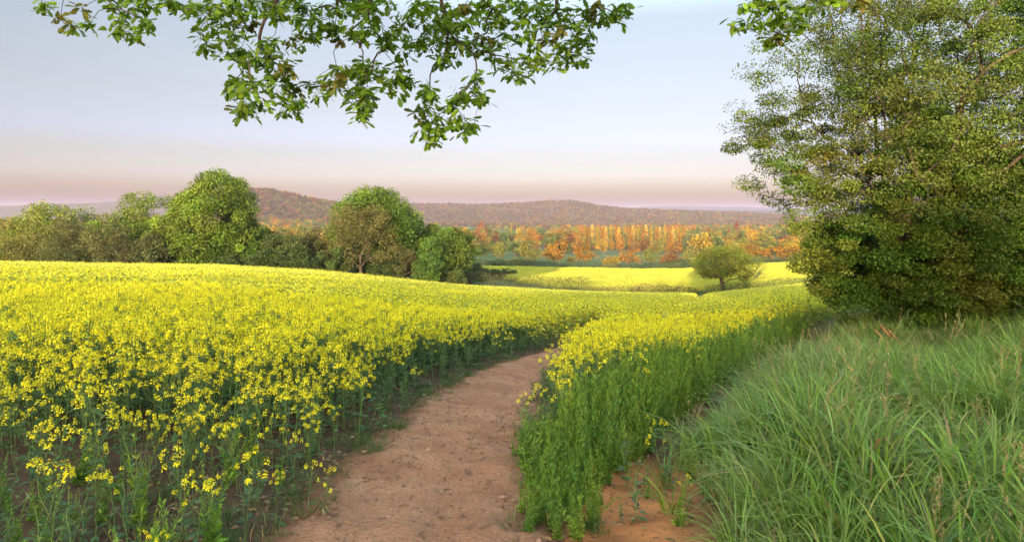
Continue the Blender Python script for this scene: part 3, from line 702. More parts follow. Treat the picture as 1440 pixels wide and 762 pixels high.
# ------------------------------------------------------------------ rapeseed
PETAL = (.91, .77, .015); PETAL2 = (.85, .83, .05); BUD = (.34, .36, .03); STEM = (.12, .19, .06); RLEAF = (.075, .145, .055)
def rape_plant(seed, h=1.0, heads=6, flo=25, flowers=True, leafk=1.0, detail=True):
    """stem, leaves and flower heads of one plant as separate builders"""
    rng = np.random.default_rng(seed)
    st = MB(); lf = MB(); hd = []
    n = 7; z = np.linspace(0, h * .93, n); bend = rng.normal(size=2) * .05
    sp = np.stack([bend[0] * (z / h) ** 2, bend[1] * (z / h) ** 2, z], -1); sp[1:-1, :2] += rng.normal(size=(n - 2, 2)) * .008
    tube(st, sp, np.linspace(.0075, .003, n), 4 if detail else 3, vary(STEM, 1, rng, .15)[0])
    tips = [sp[-1]]
    for k in range(heads - 1):
        f = rng.uniform(.38, .82); b0 = np.array([np.interp(f * h * .93, z, sp[:, i]) for i in range(3)])
        a = k * 2.4 + rng.uniform(-.4, .4); r = rng.uniform(.07, .2); tz = h * rng.uniform(.72, 1.0) if rng.uniform() < .8 else h * rng.uniform(.55, .75)
        b3 = np.array([b0[0] + math.cos(a) * r, b0[1] + math.sin(a) * r, max(tz, b0[2] + .1)])
        b1 = b0 + (b3 - b0) * np.array([.6, .6, .35]); tube(st, [b0, b1, b3], [.004, .0032, .002], 3, vary(STEM, 1, rng, .15)[0])
        tips.append(b3)
    m = int(rng.integers(11, 16) * leafk)
    f = rng.uniform(.05, .8, m) ** .9; a = rng.uniform(0, 6.28, m)
    p0 = np.stack([np.interp(f * h, z, sp[:, 0]), np.interp(f * h, z, sp[:, 1]), f * h * .93], -1)
    ax = np.stack([np.cos(a), np.sin(a), rng.uniform(-.35, .7, m)], -1)
    Ln = (.19 - .12 * f) * rng.uniform(.7, 1.25, m) * (.6 + .4 * h)
    kites(lf, p0, ax, np.stack([rng.normal(size=m) * .35, rng.normal(size=m) * .35, np.ones(m)], -1), Ln, Ln * rng.uniform(.26, .42, m), vary(RLEAF, m, rng, .22), fold=.18)
    ml = int(8 * leafk); k = rng.integers(0, len(tips), ml); a = rng.uniform(0, 6.28, ml)
    p1 = np.asarray(tips)[k] * np.array([.85, .85, 1]) - np.stack([0 * a, 0 * a, rng.uniform(.06, .3, ml)], -1) * h
    kites(lf, p1, np.stack([np.cos(a), np.sin(a), rng.uniform(.2, 1.2, ml)], -1), rdirs(ml, rng), rng.uniform(.04, .09, ml), rng.uniform(.01, .022, ml), vary(RLEAF, ml, rng, .22))
    for t in tips:
        b = MB()
        if flowers:
            q = int(flo * rng.uniform(.6, 1.3)); R_ = rng.uniform(.026, .044); hh = rng.uniform(.04, .085)
            a = rng.uniform(0, 6.28, q); v = rng.uniform(0, 1, q); rr = R_ * (1 - .45 * v) * rng.uniform(.7, 1.05, q)
            c = t + np.stack([np.cos(a) * rr, np.sin(a) * rr, -hh * (1 - v) + .01], -1)
            nr = unit(np.stack([np.cos(a), np.sin(a), .5 + 1.2 * v], -1) + rng.normal(size=(q, 3)) * .3)
            u = unit(np.cross(nr, rdirs(q, rng))); w = np.cross(nr, u)
            sz = rng.uniform(.0095, .013, q)[:, None]
            tint = np.where(rng.uniform(size=(q, 1)) < .5, np.array(PETAL), np.array(PETAL2)) * rng.uniform(.88, 1.08, (q, 1))
            for (e1, e2) in ((u, w), (w, u)):
                V = np.stack([c - e1 * sz + nr * .003, c - e2 * sz * .45, c + e1 * sz + nr * .003, c + e2 * sz * .45], 1).reshape(-1, 3)
                b.add(V, quads=np.arange(q * 4).reshape(-1, 4), tint=np.repeat(tint, 4, 0))
            q2 = 6
        else: q2 = 9
        a = rng.uniform(0, 6.28, q2); cb = t + np.stack([np.cos(a) * .008, np.sin(a) * .008, rng.uniform(-.005, .012, q2)], -1)
        kites(b, cb, np.stack([np.cos(a) * .4, np.sin(a) * .4, np.ones(q2)], -1), rdirs(q2, rng), .011, .007, vary(BUD if flowers else (.17, .25, .05), q2, rng, .15))
        hd.append(b)
    return st, lf, hd
def joined(parts):
    m = MB(); m.merge(parts[0], mi=0); m.merge(parts[1], mi=1)
    for b in parts[2]: m.merge(b, mi=2)
    return m
CROP_M = [M_STEM, M_GRASS, M_PETAL]
NP = 8
RAPE = [rape_plant(500 + k, .98 + .05 * (k % 3), 6 + k % 4) for k in range(NP)]
GREENP = [rape_plant(540 + k, .62 + .06 * (k % 3), 5, flowers=False, leafk=1.6) for k in range(4)]
def rape_patch(seed, size, per_m2, heads, hq, hsz, leaves, jit=.12, pet=((.80, .71, .02), (.72, .71, .05))):
    rng = np.random.default_rng(seed); mb = MB()
    n = int(per_m2 * size * size); x = rng.uniform(-size / 2, size / 2, n); y = rng.uniform(-size / 2, size / 2, n); h = rng.normal(1.0, jit * .7, n)
    m = n * heads; c = np.repeat(np.stack([x, y, h], -1), heads, 0) + np.stack([rng.normal(size=m) * .11, rng.normal(size=m) * .11, -np.abs(rng.normal(size=m)) * .12], -1)
    cq = np.repeat(c, hq, 0) + rng.normal(size=(m * hq, 3)) * np.array([hsz * .4, hsz * .4, hsz * .45])
    k = len(cq); tint = np.where(rng.uniform(size=(k, 1)) < .5, np.array(pet[0]), np.array(pet[1])) * rng.uniform(.85, 1.08, (k, 1))
    nr = unit(rng.normal(size=(k, 3)) + [0, 0, .9]); ax = np.cross(nr, rdirs(k, rng)); s = hsz * rng.uniform(.55, 1.0, k) * (.8 if hq > 2 else 1.15)
    kites(mb, cq - unit(ax) * s[:, None] * .5, ax, nr, s, s * .8, tint, 2)
    q = int(leaves * n); i = rng.integers(0, n, q); a = rng.uniform(0, 6.28, q)
    p = np.stack([x[i] + rng.normal(size=q) * .08, y[i] + rng.normal(size=q) * .08, h[i] * rng.uniform(.15, 1.0, q) ** .7 * .98], -1)
    L = rng.uniform(.08, .2, q); kites(mb, p, np.stack([np.cos(a), np.sin(a), rng.uniform(-.2, 1.6, q)], -1), rdirs(q, rng), L, L * .32, vary((.27, .30, .05), q, rng, .3), 1)
    V = np.stack([np.stack([x - .004, y, 0 * x], -1), np.stack([x + .004, y, 0 * x], -1), np.stack([x + .003, y, h], -1), np.stack([x - .003, y, h], -1)], 1).reshape(-1, 3)
    mb.add(V, quads=np.arange(n * 4).reshape(-1, 4), tint=STEM, mi=0)
    return mb
def crop_depth(x, y):
    """metres inside the crop from its nearest edge (negative outside), and from the green right-hand margin"""
    pl = pathx(y) - pathw(y) - x; pr = x - pathx(y) - pathw(y)
    wob = .5 * fnoise(x * .9, y * .9, 81, 3)
    left = np.minimum(pl + wob * .6, (y - 4.7 - .12 * np.clip(-x - 2, 0, 3)) * .6 + wob)
    rt = rightx(y) - x
    right = np.minimum(pr + .1 + wob * .35, np.minimum(rt + .35 * wob, (y - 4.45) * 1.2))
    E = edge(np.clip(x / np.maximum(y, 5), -1.25, 1.25)) - 2.5
    ins = np.where(pl > 0, left, right)
    ins = np.where(y > E, -1, ins)
    return ins, np.where(pl > 0, 99, rt), np.where(pl > 0, 1, 0)
rng = np.random.default_rng(31)
x, y = jgrid(-19, 15, 3.0, 19, .185, rng)
keep = np.abs(x / np.maximum(y, 1)) < .93 + 1.2 / y; x, y = x[keep], y[keep]
ins, rt, lft = crop_depth(x, y)
fl = (ins > .05)
dens = np.clip(.25 + ins / 1.2, 0, 1) * np.where(lft == 1, np.where(y < 6.5, .9, 1), 1)
fl &= rng.uniform(size=len(x)) < dens
x, y, ins, rt, lft = x[fl], y[fl], ins[fl], rt[fl], lft[fl]
# the right margin is a green cover crop without flowers
greenm = (rt < 1.1 + 1.3 * fnoise(x * .8, y * .8, 83, 3)) | ((lft == 0) & (y < 6.8 + 2.5 * fnoise(x * 1.5, y, 84, 3)))
greenm &= (rng.uniform(size=len(x)) < np.where(y > 5.8, .9, 1))
noflow = (ins < np.where((lft == 1) & (y < 7.5), .12, .42) + .5 * np.abs(fnoise(x * 1.1, y * 1.1, 85, 2))) & (rng.uniform(size=len(x)) < .8)
hs = np.clip(.58 + .45 * ins, .5, 1.0) * rng.uniform(.84, 1.1, len(x)) * (1 + .35 * fnoise(x / 1.6, y / 1.6, 87, 2))
hs = np.where((lft == 1) & (y < 7), hs * np.clip(.70 + .1 * (y - 4.6), .65, 1), hs)
z = H(x, y)
vid = np.where(noflow, NP + rng.integers(0, 4, len(x)), rng.integers(0, NP, len(x)))
# take out the flowering plants that show largest: they are built as single objects
flow = (~noflow) & (~greenm)
pxx = CX + F * x / y; inframe = (pxx > 10) & (pxx < 1300) & (HY + F * (CAMZ - z - hs * .6) / y < 760)
front = np.where(flow & inframe & (ins < 1.3), np.hypot(x, y), 1e9)
solo = np.argsort(front)[:90]; solo = solo[front[solo] < 1e8]
mask = np.ones(len(x), bool); mask[solo] = False; mask &= ~greenm
nr_ = lambda k: rng.normal(0, .07, k)
k = mask.sum()
# middle distance plants, far patches
x2, y2 = jgrid(-60, 50, 18.4, 50, .92, rng); kk = np.abs(x2 / y2) < .95; x2, y2 = x2[kk], y2[kk]
i2, r2, _ = crop_depth(x2, y2); tram = (np.abs(y2 - 27 - .05 * x2) < .5) | (np.abs(y2 - 39 - .05 * x2) < .5)
kk = (i2 > .15) & (r2 > .2) & ~(tram & (rng.uniform(size=len(x2)) < .8)); x2, y2 = x2[kk], y2[kk]
x3, y3 = jgrid(-125, 75, 49.5, 128, 2.45, rng); kk = np.abs(x3 / y3) < 1.0; x3, y3 = x3[kk], y3[kk]
i3, r3, _ = crop_depth(x3, y3); kk = (i3 > 1.45) & (r3 > .2); x3, y3 = x3[kk], y3[kk]
x7, y7 = jgrid(10, 42, 49, 127, .85, rng); i7, _, _ = crop_depth(x7, y7); kk = (i7 > .3) & (i7 < 1.9) & (np.abs(x7 - pathx(y7)) < 4); x7, y7 = x7[kk], y7[kk]
x2 = np.concatenate([x2, x7]); y2 = np.concatenate([y2, y7])
PATCH = [rape_patch(600 + q, 1.08, 28, 6, 5, .05, 9) for q in range(4)] + [rape_patch(620 + q, 2.9, 22, 4, 2, .062, 11, .2, ((.66, .63, .05), (.56, .60, .07))) for q in range(4)]
protos = [joined(p) for p in RAPE] + [joined(p) for p in GREENP] + PATCH
r1 = np.stack([nr_(k), nr_(k), rng.uniform(0, 6.28, k)], -1)
ra = align_rot(x2, y2, rng.uniform(0, 6.28, len(x2))); rb = align_rot(x3, y3, rng.uniform(0, 6.28, len(x3)))
s2 = np.stack([np.ones(len(x2)), np.ones(len(x2)), np.clip(.95 * (1 + .3 * fnoise(x2 / 3, y2 / 3, 87, 2)), .7, 1.15)], -1)
s3 = np.stack([np.ones(len(x3)), np.ones(len(x3)), np.clip(.95 * (1 + .25 * fnoise(x3 / 6, y3 / 6, 88, 2)), .7, 1.1)], -1)
pts = np.concatenate([np.stack([x[mask], y[mask], z[mask]], -1), np.stack([x2, y2, H(x2, y2)], -1), np.stack([x3, y3, H(x3, y3)], -1)])
vids = np.concatenate([vid[mask], NP + 4 + rng.integers(0, 4, len(x2)), NP + 8 + rng.integers(0, 4, len(x3))])
scatter('rapeseed_crop', protos, pts, vids, np.concatenate([r1, ra, rb]), np.concatenate([np.repeat(hs[mask][:, None], 3, 1), s2, s3]), CROP_M,
        'yellow flowering rape crop on both sides of the footpath, running down the slope', 'crop')
print('crop', k, len(x2), len(x3))
# the next fields
x4, y4 = jgrid(-30, 130, 128, 246, 2.7, rng)
u4 = x4 / y4; E4 = edge(u4)
near4 = np.interp(CX + F * u4, [600, 690, 720, 760, 830, 985, 1130, 1300], [210, 185, 152, 139, 135, 134, 126, 120])
far4 = np.interp(CX + F * u4, [600, 700, 720, 800, 900, 1000, 1100, 1300], [205, 206, 210, 231, 242, 244, 241, 236])
pc = np.abs(x4 - pathx(y4))
kk = (y4 > near4) & (y4 < far4) & (u4 < .62) & ((pc > 1.7) | (y4 > 205))
x4, y4 = x4[kk], y4[kk]
x5, y5 = jgrid(-130, -38, 112, 156, 2.7, rng); kk = (np.abs(x5 / y5) < .95) & (y5 > edge(x5 / y5) + 14) & (x5 / y5 < -.26); x5, y5 = x5[kk], y5[kk]
for xx, yy, lab in ((x4, y4, 'pale yellow rape field beyond the hollow, around the lone oak'), (x5, y5, 'strip of yellow rape glimpsed beneath the tallest left oak')):
    s = np.stack([np.full(len(xx), 1.05), np.full(len(xx), 1.05), rng.uniform(.85, 1.0, len(xx))], -1)
    scatter('rapeseed_crop', PATCH[4:], np.stack([xx, yy, H(xx, yy)], -1), rng.integers(0, 4, len(xx)), align_rot(xx, yy, rng.uniform(0, 6.28, len(xx))), s, CROP_M, lab, 'crop')

# single rape plants at the crop edge
RM = []
for p in RAPE:
    RM.append((p[0].mesh('rape stem', [M_STEM]), p[1].mesh('rape leaves', [M_GRASS]), [b.mesh('rape flower head', [M_PETAL]) for b in p[2]]))
def rape_object(x, y, k, s, rz, label, group=None, tilt=(0, 0)):
    t = thing('rape_plant', label, 'rape plant', (x, y, float(H(x, y)) - .01), group, rz)
    t.rotation_euler = (tilt[0], tilt[1], rz); t.scale = (s, s, s)
    st, lf, hd = RM[k]; link('stem', st, t); link('foliage', lf, t)
    for b in hd: link('flower_head', b, t)
    return t
for i in solo:
    side = 'left' if lft[i] else 'right'
    rape_object(float(x[i]), float(y[i]), int(vid[i] % NP), float(hs[i]), float(rng.uniform(0, 6.28)), f'flowering rape plant in the front fringe of the crop, {side} of the footpath', f'rape plants fringing the crop {side} of the path', (rng.normal() * .07, rng.normal() * .07))
def ground_at(px, py):
    d = np.linspace(2.6, 40, 4000); row = HY + F * (CAMZ - H(P(px, d), d)) / d
    i = int(np.argmin(np.abs(row - py))); return P(px, d[i]), d[i]
for px, py, k, s, lab in [(345, 752, 0, .66, 'tallest straggling rape plant set apart in front, lower left, with several yellow heads'), (292, 748, 3, .42, 'short rape plant at bottom left with one small bloom group, left of the straggling one'),
                          (388, 742, 1, .40, 'low rape plant between the straggling one and the path edge'), (432, 722, 4, .42, 'low rape plant on bare soil at the left path edge, nearer the crop'),
                          (456, 728, 2, .36, 'lowest rape plant, closest of all to the trodden path on its left side'), (164, 752, 5, .45, 'low rape plant in the bare lower left corner'),
                          (763, 600, 6, .62, 'small flowering rape plant leaning over the right path edge')]:
    xx, yy = ground_at(px, py); rape_object(xx, yy, k, s, px * 1.3, lab, None, (.06, -.08))

# ------------------------------------------------------------------ green cover plants of the right margin
def weed(seed, h=.72):
    rng = np.random.default_rng(seed); mb = MB()
    base = np.array([(.13, .235, .03), (.16, .25, .034), (.10, .195, .034)][seed % 3])
    for s in range(5):
        a = rng.uniform(0, 6.28); r = rng.uniform(0, .07); hh = h * rng.uniform(.55, 1.1); ln = rng.normal(size=2) * .09
        zz = np.linspace(0, hh, 6); p = np.stack([math.cos(a) * r + ln[0] * (zz / hh) ** 1.5, math.sin(a) * r + ln[1] * (zz / hh) ** 1.5, zz], -1)
        tube(mb, p, np.linspace(.004, .0015, 6), 3, base * .9)
        m = 54; f = rng.uniform(.02, 1, m) ** 1.25; q = np.stack([np.interp(f * hh, zz, p[:, i]) for i in range(3)], -1); a = rng.uniform(0, 6.28, m)
        L = rng.uniform(.04, .10, m) * (1.35 - .95 * f)
        kites(mb, q, np.stack([np.cos(a), np.sin(a), rng.uniform(-.1, .7, m) + 1.4 * f], -1), rdirs(m, rng) + [0, 0, .9], L, L * rng.uniform(.2, .34, m), vary(base, m, rng, .25), 1)
    return mb
WEED = [weed(700 + k) for k in range(6)]
xg, yg, ig, hg = x[greenm], y[greenm], ins[greenm], hs[greenm]
x6, y6 = jgrid(8, 16, 3.9, 19, .5, rng)
extra_x, extra_y = jgrid(-.3, 10, 4.5, 19, .14, rng); ie, re, le = crop_depth(extra_x, extra_y)
kk = (le == 0) & (ie > .02) & ((re < 1.05) | (extra_y < 6.8)); extra_x, extra_y, ie, re = extra_x[kk], extra_y[kk], ie[kk], re[kk]
xa = np.concatenate([xg, extra_x]); ya = np.concatenate([yg, extra_y]); k = len(xa)
sa = rng.uniform(.6, 1.25, k) * np.clip(.75 + np.concatenate([ig, ie]) * .5, .7, 1.1) * (1 + .3 * fnoise(xa * 1.2, ya * 1.2, 90, 2)) * np.clip(.62 + .1 * (ya - 4.5), .6, 1.1)
scatter('cover_plants', WEED, np.stack([xa, ya, H(xa, ya)], -1), rng.integers(0, 6, k), np.stack([rng.normal(0, .1, k), rng.normal(0, .1, k), rng.uniform(0, 6.28, k)], -1), np.repeat(sa[:, None], 3, 1), [M_STEM, M_GRASS],
        'bright green leafy margin between the rape and the grass bank', 'undergrowth')
print('weeds', k)

# ------------------------------------------------------------------ grass bank
def tuft(seed, n, L, W, base, spread, droop, dry=.06):
    rng = np.random.default_rng(seed); mb = MB()
    a = rng.uniform(0, 6.28, n); r = spread * np.sqrt(rng.uniform(0, 1, n)); S = 6
    t = np.linspace(0, 1, S)[None, :]
    Ln = L * rng.uniform(.5, 1.15, n)[:, None]; dr = droop * rng.uniform(.3, 1.5, n)[:, None]; da = a + rng.normal(size=n) * .7
    lean = rng.uniform(.02, .35, n)[:, None]
    h = lean * t * Ln + dr * Ln * t ** 2.6 * .75; v = Ln * (t - .42 * dr * t ** 3.2)
    cx = np.cos(a) * r; cy = np.sin(a) * r
    p = np.stack([cx[:, None] + np.cos(da)[:, None] * h, cy[:, None] + np.sin(da)[:, None] * h, v], -1)
    tw = rng.normal(size=n) * .5 + np.pi / 2
    side = np.stack([np.cos(da + tw), np.sin(da + tw), 0 * da], -1)[:, None, :]
    w = W * rng.uniform(.6, 1.3, n)[:, None] * (1 - t ** 2.2) * np.clip(.5 + 3 * t, 0, 1) * .5 + .0006
    V = np.stack([p - side * w[..., None], p + side * w[..., None]], 2).reshape(-1, 3)
    i = (np.arange(n)[:, None] * S + np.arange(S - 1)[None, :]) * 2
    q = np.stack([i, i + 1, i + 3, i + 2], -1).reshape(-1, 4)
    c = vary(base, n, rng, .2, .08); isdry = rng.uniform(size=n) < dry; c[isdry] = vary((.34, .25, .11), isdry.sum(), rng, .15)
    mb.add(V, quads=q, tint=np.repeat(c, S * 2, 0))
    return mb
def seedstalks(seed):
    rng = np.random.default_rng(seed); mb = MB()
    for s in range(7):
        a = rng.uniform(0, 6.28); r = rng.uniform(0, .1); L = rng.uniform(.7, 1.05); ln = rng.normal(size=2) * .16
        t = np.linspace(0, 1, 6); p = np.stack([math.cos(a) * r + ln[0] * t ** 2, math.sin(a) * r + ln[1] * t ** 2, L * t], -1)
        tube(mb, p, np.linspace(.0022, .001, 6), 3, (.26, .22, .09)); m = 34; f = rng.uniform(.74, 1.0, m)
        q = np.stack([np.interp(f, t, p[:, i]) for i in range(3)], -1)
        kites(mb, q, rdirs(m, rng) * .7 + [0, 0, 1.0], rdirs(m, rng), rng.uniform(.018, .04, m), .005, vary((.36, .28, .16), m, rng, .2))
    return mb
def dock(seed):
    rng = np.random.default_rng(seed); mb = MB(); m = 14; a = rng.uniform(0, 6.28, m); L = rng.uniform(.12, .3, m)
    kites(mb, np.stack([np.cos(a) * .02, np.sin(a) * .02, rng.uniform(.0, .25, m)], -1), np.stack([np.cos(a), np.sin(a), rng.uniform(.1, 1.3, m)], -1), np.stack([0 * a, 0 * a, np.ones(m)], -1), L, L * .36, vary((.09, .17, .03), m, rng, .2), fold=.2)
    return mb
GB = (.145, .25, .03); GP = (.25, .29, .10); GD = (.065, .125, .03)
GR = [tuft(800 + k, 30, .80, .019, [GB, (.17, .27, .07), (.13, .23, .04)][k % 3], .13, .75, .05) for k in range(6)] \
   + [tuft(820 + k, 60, .66, .010, [GP, (.17, .23, .07)][k % 2], .16, 1.0, .12) for k in range(5)] \
   + [tuft(840 + k, 46, .15, .006, GD, .13, 1.0, .12) for k in range(3)] \
   + [tuft(850 + k, 18, .80, .027, [(.17, .26, .075), (.17, .27, .045)][k % 2], .10, 1.15, .03) for k in range(3)] \
   + [seedstalks(860 + k) for k in range(3)] + [dock(870 + k) for k in range(2)]
xb, yb = jgrid(.3, 26, 2.2, 27, .15, rng)
db = xb - rightx(yb)
kk = (np.abs(xb / np.maximum(yb, 1)) < .95 + .8 / yb) & (db > .42 + .4 * fnoise(xb * 1.5, yb * 1.5, 92, 3)) & (db < 12) & (rng.uniform(size=len(xb)) < np.clip(.8 - yb / 40, .4, 1))
bare = (db < .8) & (yb < 6.3); kk &= ~(bare & (rng.uniform(size=len(xb)) < .88))
xb, yb, db = xb[kk], yb[kk], db[kk]; k = len(xb)
mix = .5 + 1.3 * fnoise(xb / 1.2, yb / 1.2, 94, 3) + .10 * (yb - 8) - .12 * (db - 2.4)
broad = rng.uniform(size=k) > np.clip(mix - .15, .05, .7)
vid = np.where(broad, rng.integers(0, 6, k), 6 + rng.integers(0, 5, k))
sel = rng.uniform(size=k); vid = np.where(sel < .16, 14 + rng.integers(0, 3, k), vid); vid = np.where(sel > .97, 17 + rng.integers(0, 3, k), vid); vid = np.where((sel > .90) & (sel < .96), 20 + rng.integers(0, 2, k), vid)
sg = .82 * rng.uniform(.7, 1.12, k) * (1 + 1.3 * fnoise(xb / .9, yb / .9, 96, 3)) * np.clip(.62 + db * .22, .55, 1.0)
n0 = len(xb)
# short turf tufts fringing the path
xf, yf = jgrid(-4, 4, 3.2, 15, .12, rng)
pe = np.abs(xf - pathx(yf)) - pathw(yf)
kk = (pe > -.16) & (pe < .5) & (rng.uniform(size=len(xf)) < .30 * sstep(-.35, .1, fnoise(xf * 1.6, yf * 1.6, 97, 3) + .08))
lk = jgrid(-4.5, -.9, 3.0, 5.2, .16, rng); kk2 = (lk[0] < pathx(lk[1]) - pathw(lk[1]) - .1) & (rng.uniform(size=len(lk[0])) < .35)
xf = np.concatenate([xf[kk], lk[0][kk2]]); yf = np.concatenate([yf[kk], lk[1][kk2]])
pts = np.concatenate([np.stack([xb, yb, H(xb, yb)], -1), np.stack([xf, yf, H(xf, yf)], -1)])
vid = np.concatenate([vid, 11 + rng.integers(0, 3, len(xf))]); s = np.concatenate([sg, rng.uniform(.35, .9, len(xf))])
kq = len(vid)
scatter('grass', GR, pts, vid, np.stack([rng.normal(0, .1, kq), rng.normal(-.05, .1, kq), rng.uniform(0, 6.28, kq)], -1), np.repeat(s[:, None], 3, 1), [M_GRASS],
        'long arching grass on the bank and short tufts along the footpath', 'grass')
print('grass', kq)
# herbs and young rape on the thin lower left corner and by the ditch
xh, yh = jgrid(-6, -.9, 3.0, 6.2, .19, rng); ih, _, lh = crop_depth(xh, yh)
kk = (xh < pathx(yh) - pathw(yh) - .22) & (ih < .5) & (rng.uniform(size=len(xh)) < .75 * sstep(-.2, .2, fnoise(xh * 1.3, yh * 1.3, 98, 3) + .1)); xh, yh = xh[kk], yh[kk]
xd, yd = jgrid(.4, 2.2, 4.8, 7.6, .2, rng); dd = xd - rightx(yd); kk = (dd > .05) & (dd < .8) & (rng.uniform(size=len(xd)) < .3); xd, yd = xd[kk], yd[kk]
xh = np.concatenate([xh, xd]); yh = np.concatenate([yh, yd]); k = len(xh); s = rng.uniform(.3, .85, k)
scatter('undergrowth', [joined(p) for p in GREENP] + WEED + [joined(p) for p in RAPE[:4]], np.stack([xh, yh, H(xh, yh)], -1), np.where(rng.uniform(size=k) < .5, rng.integers(0, 4, k), np.where(rng.uniform(size=k) < .6, 4 + rng.integers(0, 6, k), 10 + rng.integers(0, 4, k))), np.stack([rng.normal(0, .12, k), rng.normal(0, .12, k), rng.uniform(0, 6.28, k)], -1), np.repeat(s[:, None], 3, 1), CROP_M,
        'thin green seedlings on the bare soil at the crop edges', 'undergrowth')
# dead leaves, straws and clods
def litter(seed):
    rng = np.random.default_rng(seed); mb = MB(); n = 9
    p = np.stack([rng.uniform(-.12, .12, n), rng.uniform(-.12, .12, n), rng.uniform(.004, .02, n)], -1)
    ax = rng.normal(size=(n, 3)) * [1, 1, .2]; L = rng.uniform(.025, .08, n)
    kites(mb, p, ax, rng.normal(size=(n, 3)) * .35 + [0, 0, 1], L, L * rng.uniform(.1, .5, n), vary([(.20, .12, .06), (.11, .065, .04), (.3, .2, .1)][seed % 3], n, rng, .35), fold=.2)
    return mb
xl, yl = jgrid(-6, 3, 3.0, 11, .17, rng); pe = np.abs(xl - pathx(yl)) - pathw(yl)
kk = (pe < 1.6) & (xl < rightx(yl) + .8) & (rng.uniform(size=len(xl)) < np.where(pe < 0, .10 + .3 * sstep(-.55, 0, pe), .6)); xl, yl = xl[kk], yl[kk]; k = len(xl)
scatter('leaf_litter', [litter(860 + q) for q in range(6)], np.stack([xl, yl, H(xl, yl) + .012], -1), rng.integers(0, 6, k), np.stack([0 * xl, 0 * xl, rng.uniform(0, 6.28, k)], -1), np.ones((k, 3)), [M_GRASS], 'dry leaves and straws lying along the path edges', 'litter')
def clod(seed):
    rng = np.random.default_rng(seed); mb = MB()
    t = (1 + 5 ** .5) / 2
    V = unit(np.array([(-1, t, 0), (1, t, 0), (-1, -t, 0), (1, -t, 0), (0, -1, t), (0, 1, t), (0, -1, -t), (0, 1, -t), (t, 0, -1), (t, 0, 1), (-t, 0, -1), (-t, 0, 1)], float)) * rng.uniform(.6, 1.15, (12, 1)) * [1, 1, .6]
    mb.add(V, tris=[(0, 11, 5), (0, 5, 1), (0, 1, 7), (0, 7, 10), (0, 10, 11), (1, 5, 9), (5, 11, 4), (11, 10, 2), (10, 7, 6), (7, 1, 8), (3, 9, 4), (3, 4, 2), (3, 2, 6), (3, 6, 8), (3, 8, 9), (4, 9, 5), (2, 4, 11), (6, 2, 10), (8, 6, 7), (9, 8, 1)])
    return mb
xc, yc = jgrid(-3, 2.2, 3.0, 10, .09, rng); pe = np.abs(xc - pathx(yc)) - pathw(yc); dr = xc - rightx(yc)
kk = ((pe < .3) | ((dr < 1.0) & (dr > -.3) & (yc < 7))) & (rng.uniform(size=len(xc)) < .42); xc, yc = xc[kk], yc[kk]; k = len(xc); s = .004 + .018 * rng.uniform(0, 1, k) ** 3
zc = H(xc, yc) + np.where(np.abs(xc - pathx(yc)) < pathw(yc), .025, .002)
scatter('pebbles', [clod(880 + q) for q in range(4)], np.stack([xc, yc, zc], -1), rng.integers(0, 4, k), rng.uniform(0, 6.28, (k, 3)) * [.1, .1, 1], np.repeat(s[:, None], 3, 1), [M_STONE], 'small clods and stones on the trodden earth', 'clods')

# ------------------------------------------------------------------ the hedgerow tree and bush at the right
EDGE_LINE = ([-400, -50, 0, 60, 120, 195, 240, 270, 285, 300, 340, 380, 430, 465, 480, 500],
             [1200, 1085, 1072, 1056, 1026, 1008, 1010, 1030, 1075, 1098, 1112, 1128, 1156, 1186, 1240, 1280])
def near_plant(name, label, cat, base, blobs, n_t, per, leaf, tint, seed, trunk, tip_r, root_r, clump, step=.45, tintfn=None, wander=.25, extra=()):
    rng = np.random.default_rng(seed)
    T = np.concatenate([crown_targets(int(n_t * f), rng, c, r, sh, bt, .35) for (c, r, f, sh, bt) in blobs])
    T = T[(T[:, 2] > H(T[:, 0], T[:, 1]) + .25)]
    row = HY + F * (CAMZ - T[:, 2]) / T[:, 1]; col = CX + F * T[:, 0] / T[:, 1]
    T = T[col > np.interp(row, *EDGE_LINE) + 16 + 8 * rng.normal(size=len(T))]   # the crown's own uneven left outline
    row = HY + F * (CAMZ - T[:, 2]) / T[:, 1]; gap = F * T[:, 0] / T[:, 1] + CX - np.interp(row, *EDGE_LINE)
    T = T[(rng.uniform(size=len(T)) > .28) | (gap > 70) | (row > 300)]
    nodes, par, tip = grow([np.asarray(p, float) for p in trunk], T, rng, step, .1, wander)
    o = np.asarray(base)
    t = thing(name, label, cat, base)
    tm = MB(); limbs(tm, nodes - o, par, tip_r, root_r, 6, 2.2)
    obj('trunk', tm, M_BARK, t, smooth=True)
    cm = MB(); rad = clump * rng.uniform(.55, 1.5, len(T))
    if tintfn is None: clump_leaves(cm, T - o, rad, per, leaf, tint, rng, amp=.28, flat=.5, asp=.7)
    else:
        tt = tintfn(T, rng)
        for k in range(len(T)): clump_leaves(cm, T[k:k + 1] - o, rad[k:k + 1], per, leaf, tt[k], rng, amp=.22, flat=.5, asp=.7)
    obj('crown', cm, M_LEAF, t)
    return t
bx, by = 9.9, 15.6; bz = float(H(bx, by)) - .3
def maple_tint(T, rng):
    k = vnoise(T[:, 0] / 1.1, T[:, 2] / 1.1, 3)[:, None]
    return np.array([.08, .135, .018]) * (1 - k) + np.array([.08, .105, .02]) * k
near_plant('field_maple', 'tall open-crowned hedgerow tree at the right, sky showing through its fine leaves', 'tree', (bx, by, bz),
           [((10.1, 15.4, 4.3), (5.0, 3.6, 3.9), .55, .3, -.75), ((11.6, 15.6, 6.6), (5.2, 3.4, 3.4), .45, .3, -.8)], 1150, 150, .056, (.1, .13, .03), 71,
           [(bx, by, bz), (bx - .1, by, bz + 1.3), (bx - .3, by, bz + 2.6), (bx - .25, by - .1, bz + 3.8)], .008, .26, .36, tintfn=maple_tint)
